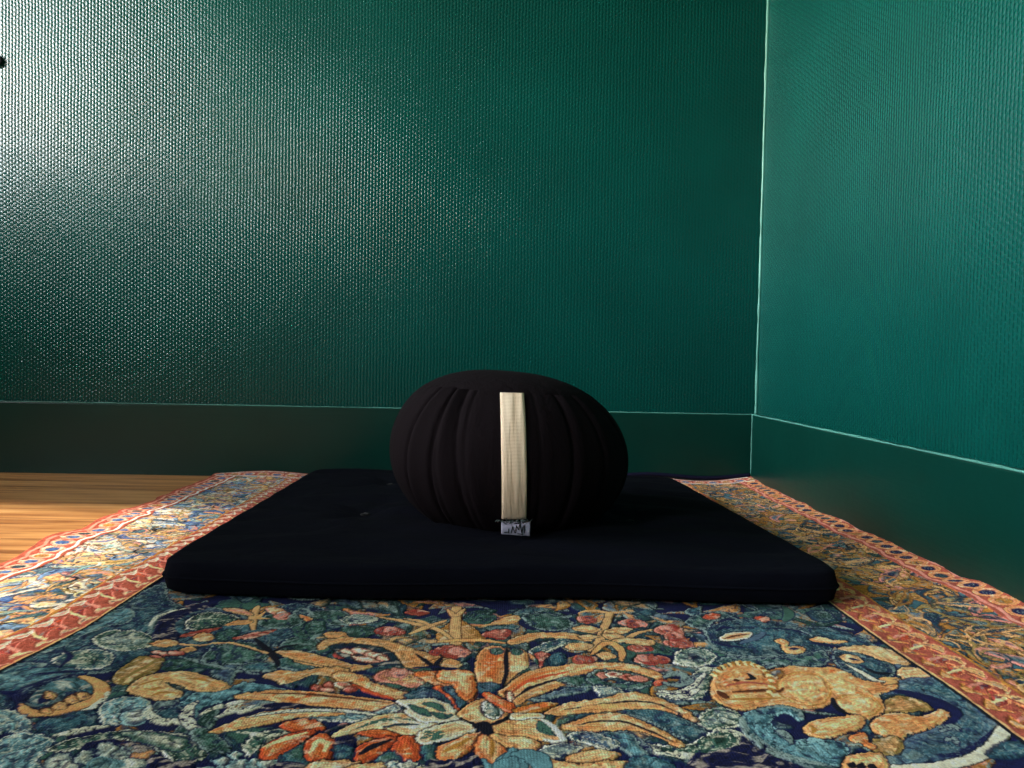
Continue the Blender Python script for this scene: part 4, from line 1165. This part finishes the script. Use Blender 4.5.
# handle strap on the front
s = NT('cream_cotton_webbing')
p = s.pos()
sep = s.n('ShaderNodeSeparateXYZ'); s.l(p, sep.inputs[0])
wv = s.math('ADD', s.math('SINE', s.math('MULTIPLY', sep.outputs[0], 2*math.pi/.0016)), s.math('SINE', s.math('MULTIPLY', sep.outputs[2], 2*math.pi/.0016)))
fold = s.noise(s.mapped(p, (90, 1, 9)), 1.0, 3, .5, .4)
s.l(s.bump(wv, .4, .0004, s.bump(fold, .6, .004)), s.b.inputs['Normal'])
s.l(s.ramp(fold, [(.3, lin((206, 182, 150))), (.7, lin((238, 218, 190)))]), s.b.inputs['Base Color'])
s.b.inputs['Roughness'].default_value = .9
M_strap = s.m
SW = .0150
thS = -math.pi/2+.01
bm = bmesh.new(); rings = []
for j in range(41):
    t = .15+.85*j/40
    rad = RMAX*math.cos(A0+(A1-A0)*t)**.80
    _, z = zprof(t, thS)
    x, y, z = place(rad+.003, thS, z)
    sag = .002*math.sin(j*.35)
    lean = (j/40)*.002
    x += lean
    ring = []
    for k in range(9):
        a = (k/8-.5)*2
        ring.append((x+SW*a, y+.0015*a*a+.0006*math.sin(k*2+j*.1)+.003*a*0+sag*.3, z))
    for k in range(8, -1, -1):
        a = (k/8-.5)*2
        ring.append((x+SW*a, y+.0015*a*a+.0026, z))
    rings.append(ring)
add_prism(bm, None, rings); bmesh.ops.recalc_face_normals(bm, faces=bm.faces)
hd = link_mesh('handle', bm, M_strap, zaf); tag(hd, 'cream cotton webbing handle')
bm = bmesh.new()
xt, yt, zt = place(RMAX*math.cos(A0+(A1-A0)*.15)**.80+.003, thS, .016)
LZ0, LZ1 = .0005, .0155
def tagp(a, b):   # a -1..1 across, b 0..1 up
    return (xt+.0175*a+.002, yt-.008+.007*b-.0004*math.sin(a*6), LZ0+(LZ1-LZ0)*b-.0010*a*(1-b))
rings = []
for k in range(17):
    a = k/8-1
    rings.append([tagp(a, 0), tagp(a, .5), tagp(a, 1), tuple(np.add(tagp(a, 1), (0, .0008, 0))), tuple(np.add(tagp(a, .5), (0, .0008, 0))), tuple(np.add(tagp(a, 0), (0, .0008, 0)))])
add_prism(bm, None, rings); bmesh.ops.recalc_face_normals(bm, faces=bm.faces)
M_tag = cloth('lavender_white_tag', lin((150, 148, 168)), 1500, .7, .2)
tg = link_mesh('sewn_tag', bm, M_tag, zaf); tag(tg, 'small pale tag with dark lettering')
# the dark lettering, too small to be read, as woven strokes
M_ink = cloth('dark_lettering', lin((14, 14, 20)), 900, .8, .1)
bm = bmesh.new()
def stroke(a0, b0, a1, b1, w_=.0011):
    p0, p1 = Vector(tagp(a0, b0)), Vector(tagp(a1, b1))
    off = Vector((0, -.0006, 0))
    add_tube(bm, [p0+off, p1+off], w_*.55, 5)
for a0, b0, a1, b1 in ((-.80, .15, -.55, .20), (-.50, .12, -.48, .45), (-.30, .12, -.22, .62), (-.22, .62, -.05, .15), (.0, .15, .05, .7), (.05, .7, .2, .4), (.2, .4, .3, .85), (.3, .85, .42, .2),
                       (.42, .2, .55, .75), (.12, .12, .5, .10), (-.1, .85, .25, .9), (.6, .2, .62, .8)):
    stroke(a0, b0, a1, b1)
link_mesh('lettering', bm, M_ink, tg)
# frayed dark stitching between handle and tag
bm = bmesh.new()
for k in range(14):
    a = k/13*2-1
    p0 = Vector((xt+.0005+.019*a, yt-.002, LZ1-.001+.002*random.random()))
    add_tube(bm, [p0, p0+Vector((random.uniform(-.003, .003), -.002, random.uniform(.001, .004))), p0+Vector((random.uniform(-.005, .005), -.001, random.uniform(-.003, .003)))], .0006, 5)
st = link_mesh('stitching', bm, cloth('grey_green_thread', lin((70, 84, 80)), 900, .8, .1), zaf)

# ------------------------------------------------------------------ small black hook at the left edge of the back wall
def wall_point(px, py):
    d = F_ + R_*((px-512)/FPX) - U_*((py-384)/FPX)
    t = YB/d.y
    return Vector((d.x*t, YB, EYE+d.z*t))
wp = wall_point(-3, 61)
bm = bmesh.new()
rings = []
for k, (dy, r) in enumerate([(0, .012), (-.003, .013), (-.006, .008), (-.016, .007), (-.022, .0135), (-.028, .0165), (-.033, .014), (-.035, .006)]):
    rings.append([(r*.9*math.cos(t*math.pi/12), dy*.2, r*math.sin(t*math.pi/12)*.85) for t in range(24)])
add_prism(bm, None, rings); bmesh.ops.recalc_face_normals(bm, faces=bm.faces)
kn = link_mesh('wall_knob', bm, cloth('black_metal', (.006, .006, .006), 300, .5, .05, 0), None)
kn.location = wp
tag(kn, 'small black knob on the green back wall at the left edge', 'knob')

# ------------------------------------------------------------------ light: daylight through the window
wd = bpy.data.worlds.new('daylight'); sc.world = wd; wd.use_nodes = True
nt = wd.node_tree; nt.nodes.clear()
out = nt.nodes.new('ShaderNodeOutputWorld'); bg = nt.nodes.new('ShaderNodeBackground')
tc = nt.nodes.new('ShaderNodeTexCoord'); sp = nt.nodes.new('ShaderNodeSeparateXYZ'); rp = nt.nodes.new('ShaderNodeValToRGB')
nt.links.new(tc.outputs['Generated'], sp.inputs[0]); nt.links.new(sp.outputs[2], rp.inputs[0])
els = rp.color_ramp.elements
stops = [(0.0, (.10, .11, .09)), (.08, (.14, .12, .09)), (.13, (.80, .52, .28)), (.18, (.95, .80, .62)), (.23, (.95, .97, 1.0)), (.30, (.93, .96, 1.0)), (.38, (.62, .64, .66)), (.46, (.05, .05, .055)), (1.0, (.04, .04, .045))]
while len(els) < len(stops): els.new(.5)
for e, (p_, c_) in zip(els, stops): e.position = p_; e.color = (*c_, 1)
nt.links.new(rp.outputs[0], bg.inputs[0]); bg.inputs[1].default_value = 91.0
nt.links.new(bg.outputs[0], out.inputs[0])
for WY0, WY1 in WINS:
    ld = bpy.data.lights.new('window_portal', 'AREA'); ld.shape = 'RECTANGLE'; ld.size = WY1-WY0; ld.size_y = WZ1-WZ0
    ld.cycles.is_portal = True
    lo = bpy.data.objects.new('window_portal', ld); C.objects.link(lo)
    lo.location = (XL-.1, (WY0+WY1)/2, (WZ0+WZ1)/2); lo.rotation_euler = (math.pi/2, 0, -math.pi/2)

# low warm sun coming through the same window onto the boards on the left
sd_ = bpy.data.lights.new('sun', 'SUN'); sd_.energy = 7.0; sd_.angle = math.radians(3); sd_.color = (1.0, .86, .68)
so = bpy.data.objects.new('sun', sd_); C.objects.link(so); so.location = (-6, 0, 5)
so.rotation_euler = Vector((1.0, -.12, -.98)).to_track_quat('-Z', 'Y').to_euler()

# ------------------------------------------------------------------ camera
cd = bpy.data.cameras.new('camera'); cam = bpy.data.objects.new('camera', cd); C.objects.link(cam)
cd.sensor_width = 36; cd.lens = FPX*36/1024; cd.clip_start = .01
from mathutils import Matrix
Mx = Matrix((R_, U_, -F_)).transposed().to_4x4(); Mx.translation = Vector((0, 0, EYE))
cam.matrix_world = Mx
sc.camera = cam
sc.view_settings.view_transform = 'Standard'; sc.view_settings.look = 'None'
sc.view_settings.gamma = 1; sc.view_settings.use_curve_mapping = False
sc.view_settings.exposure = 0.0
sc.cycles.use_denoising = True
sc.cycles.max_bounces = 6; sc.cycles.diffuse_bounces = 4; sc.cycles.glossy_bounces = 3
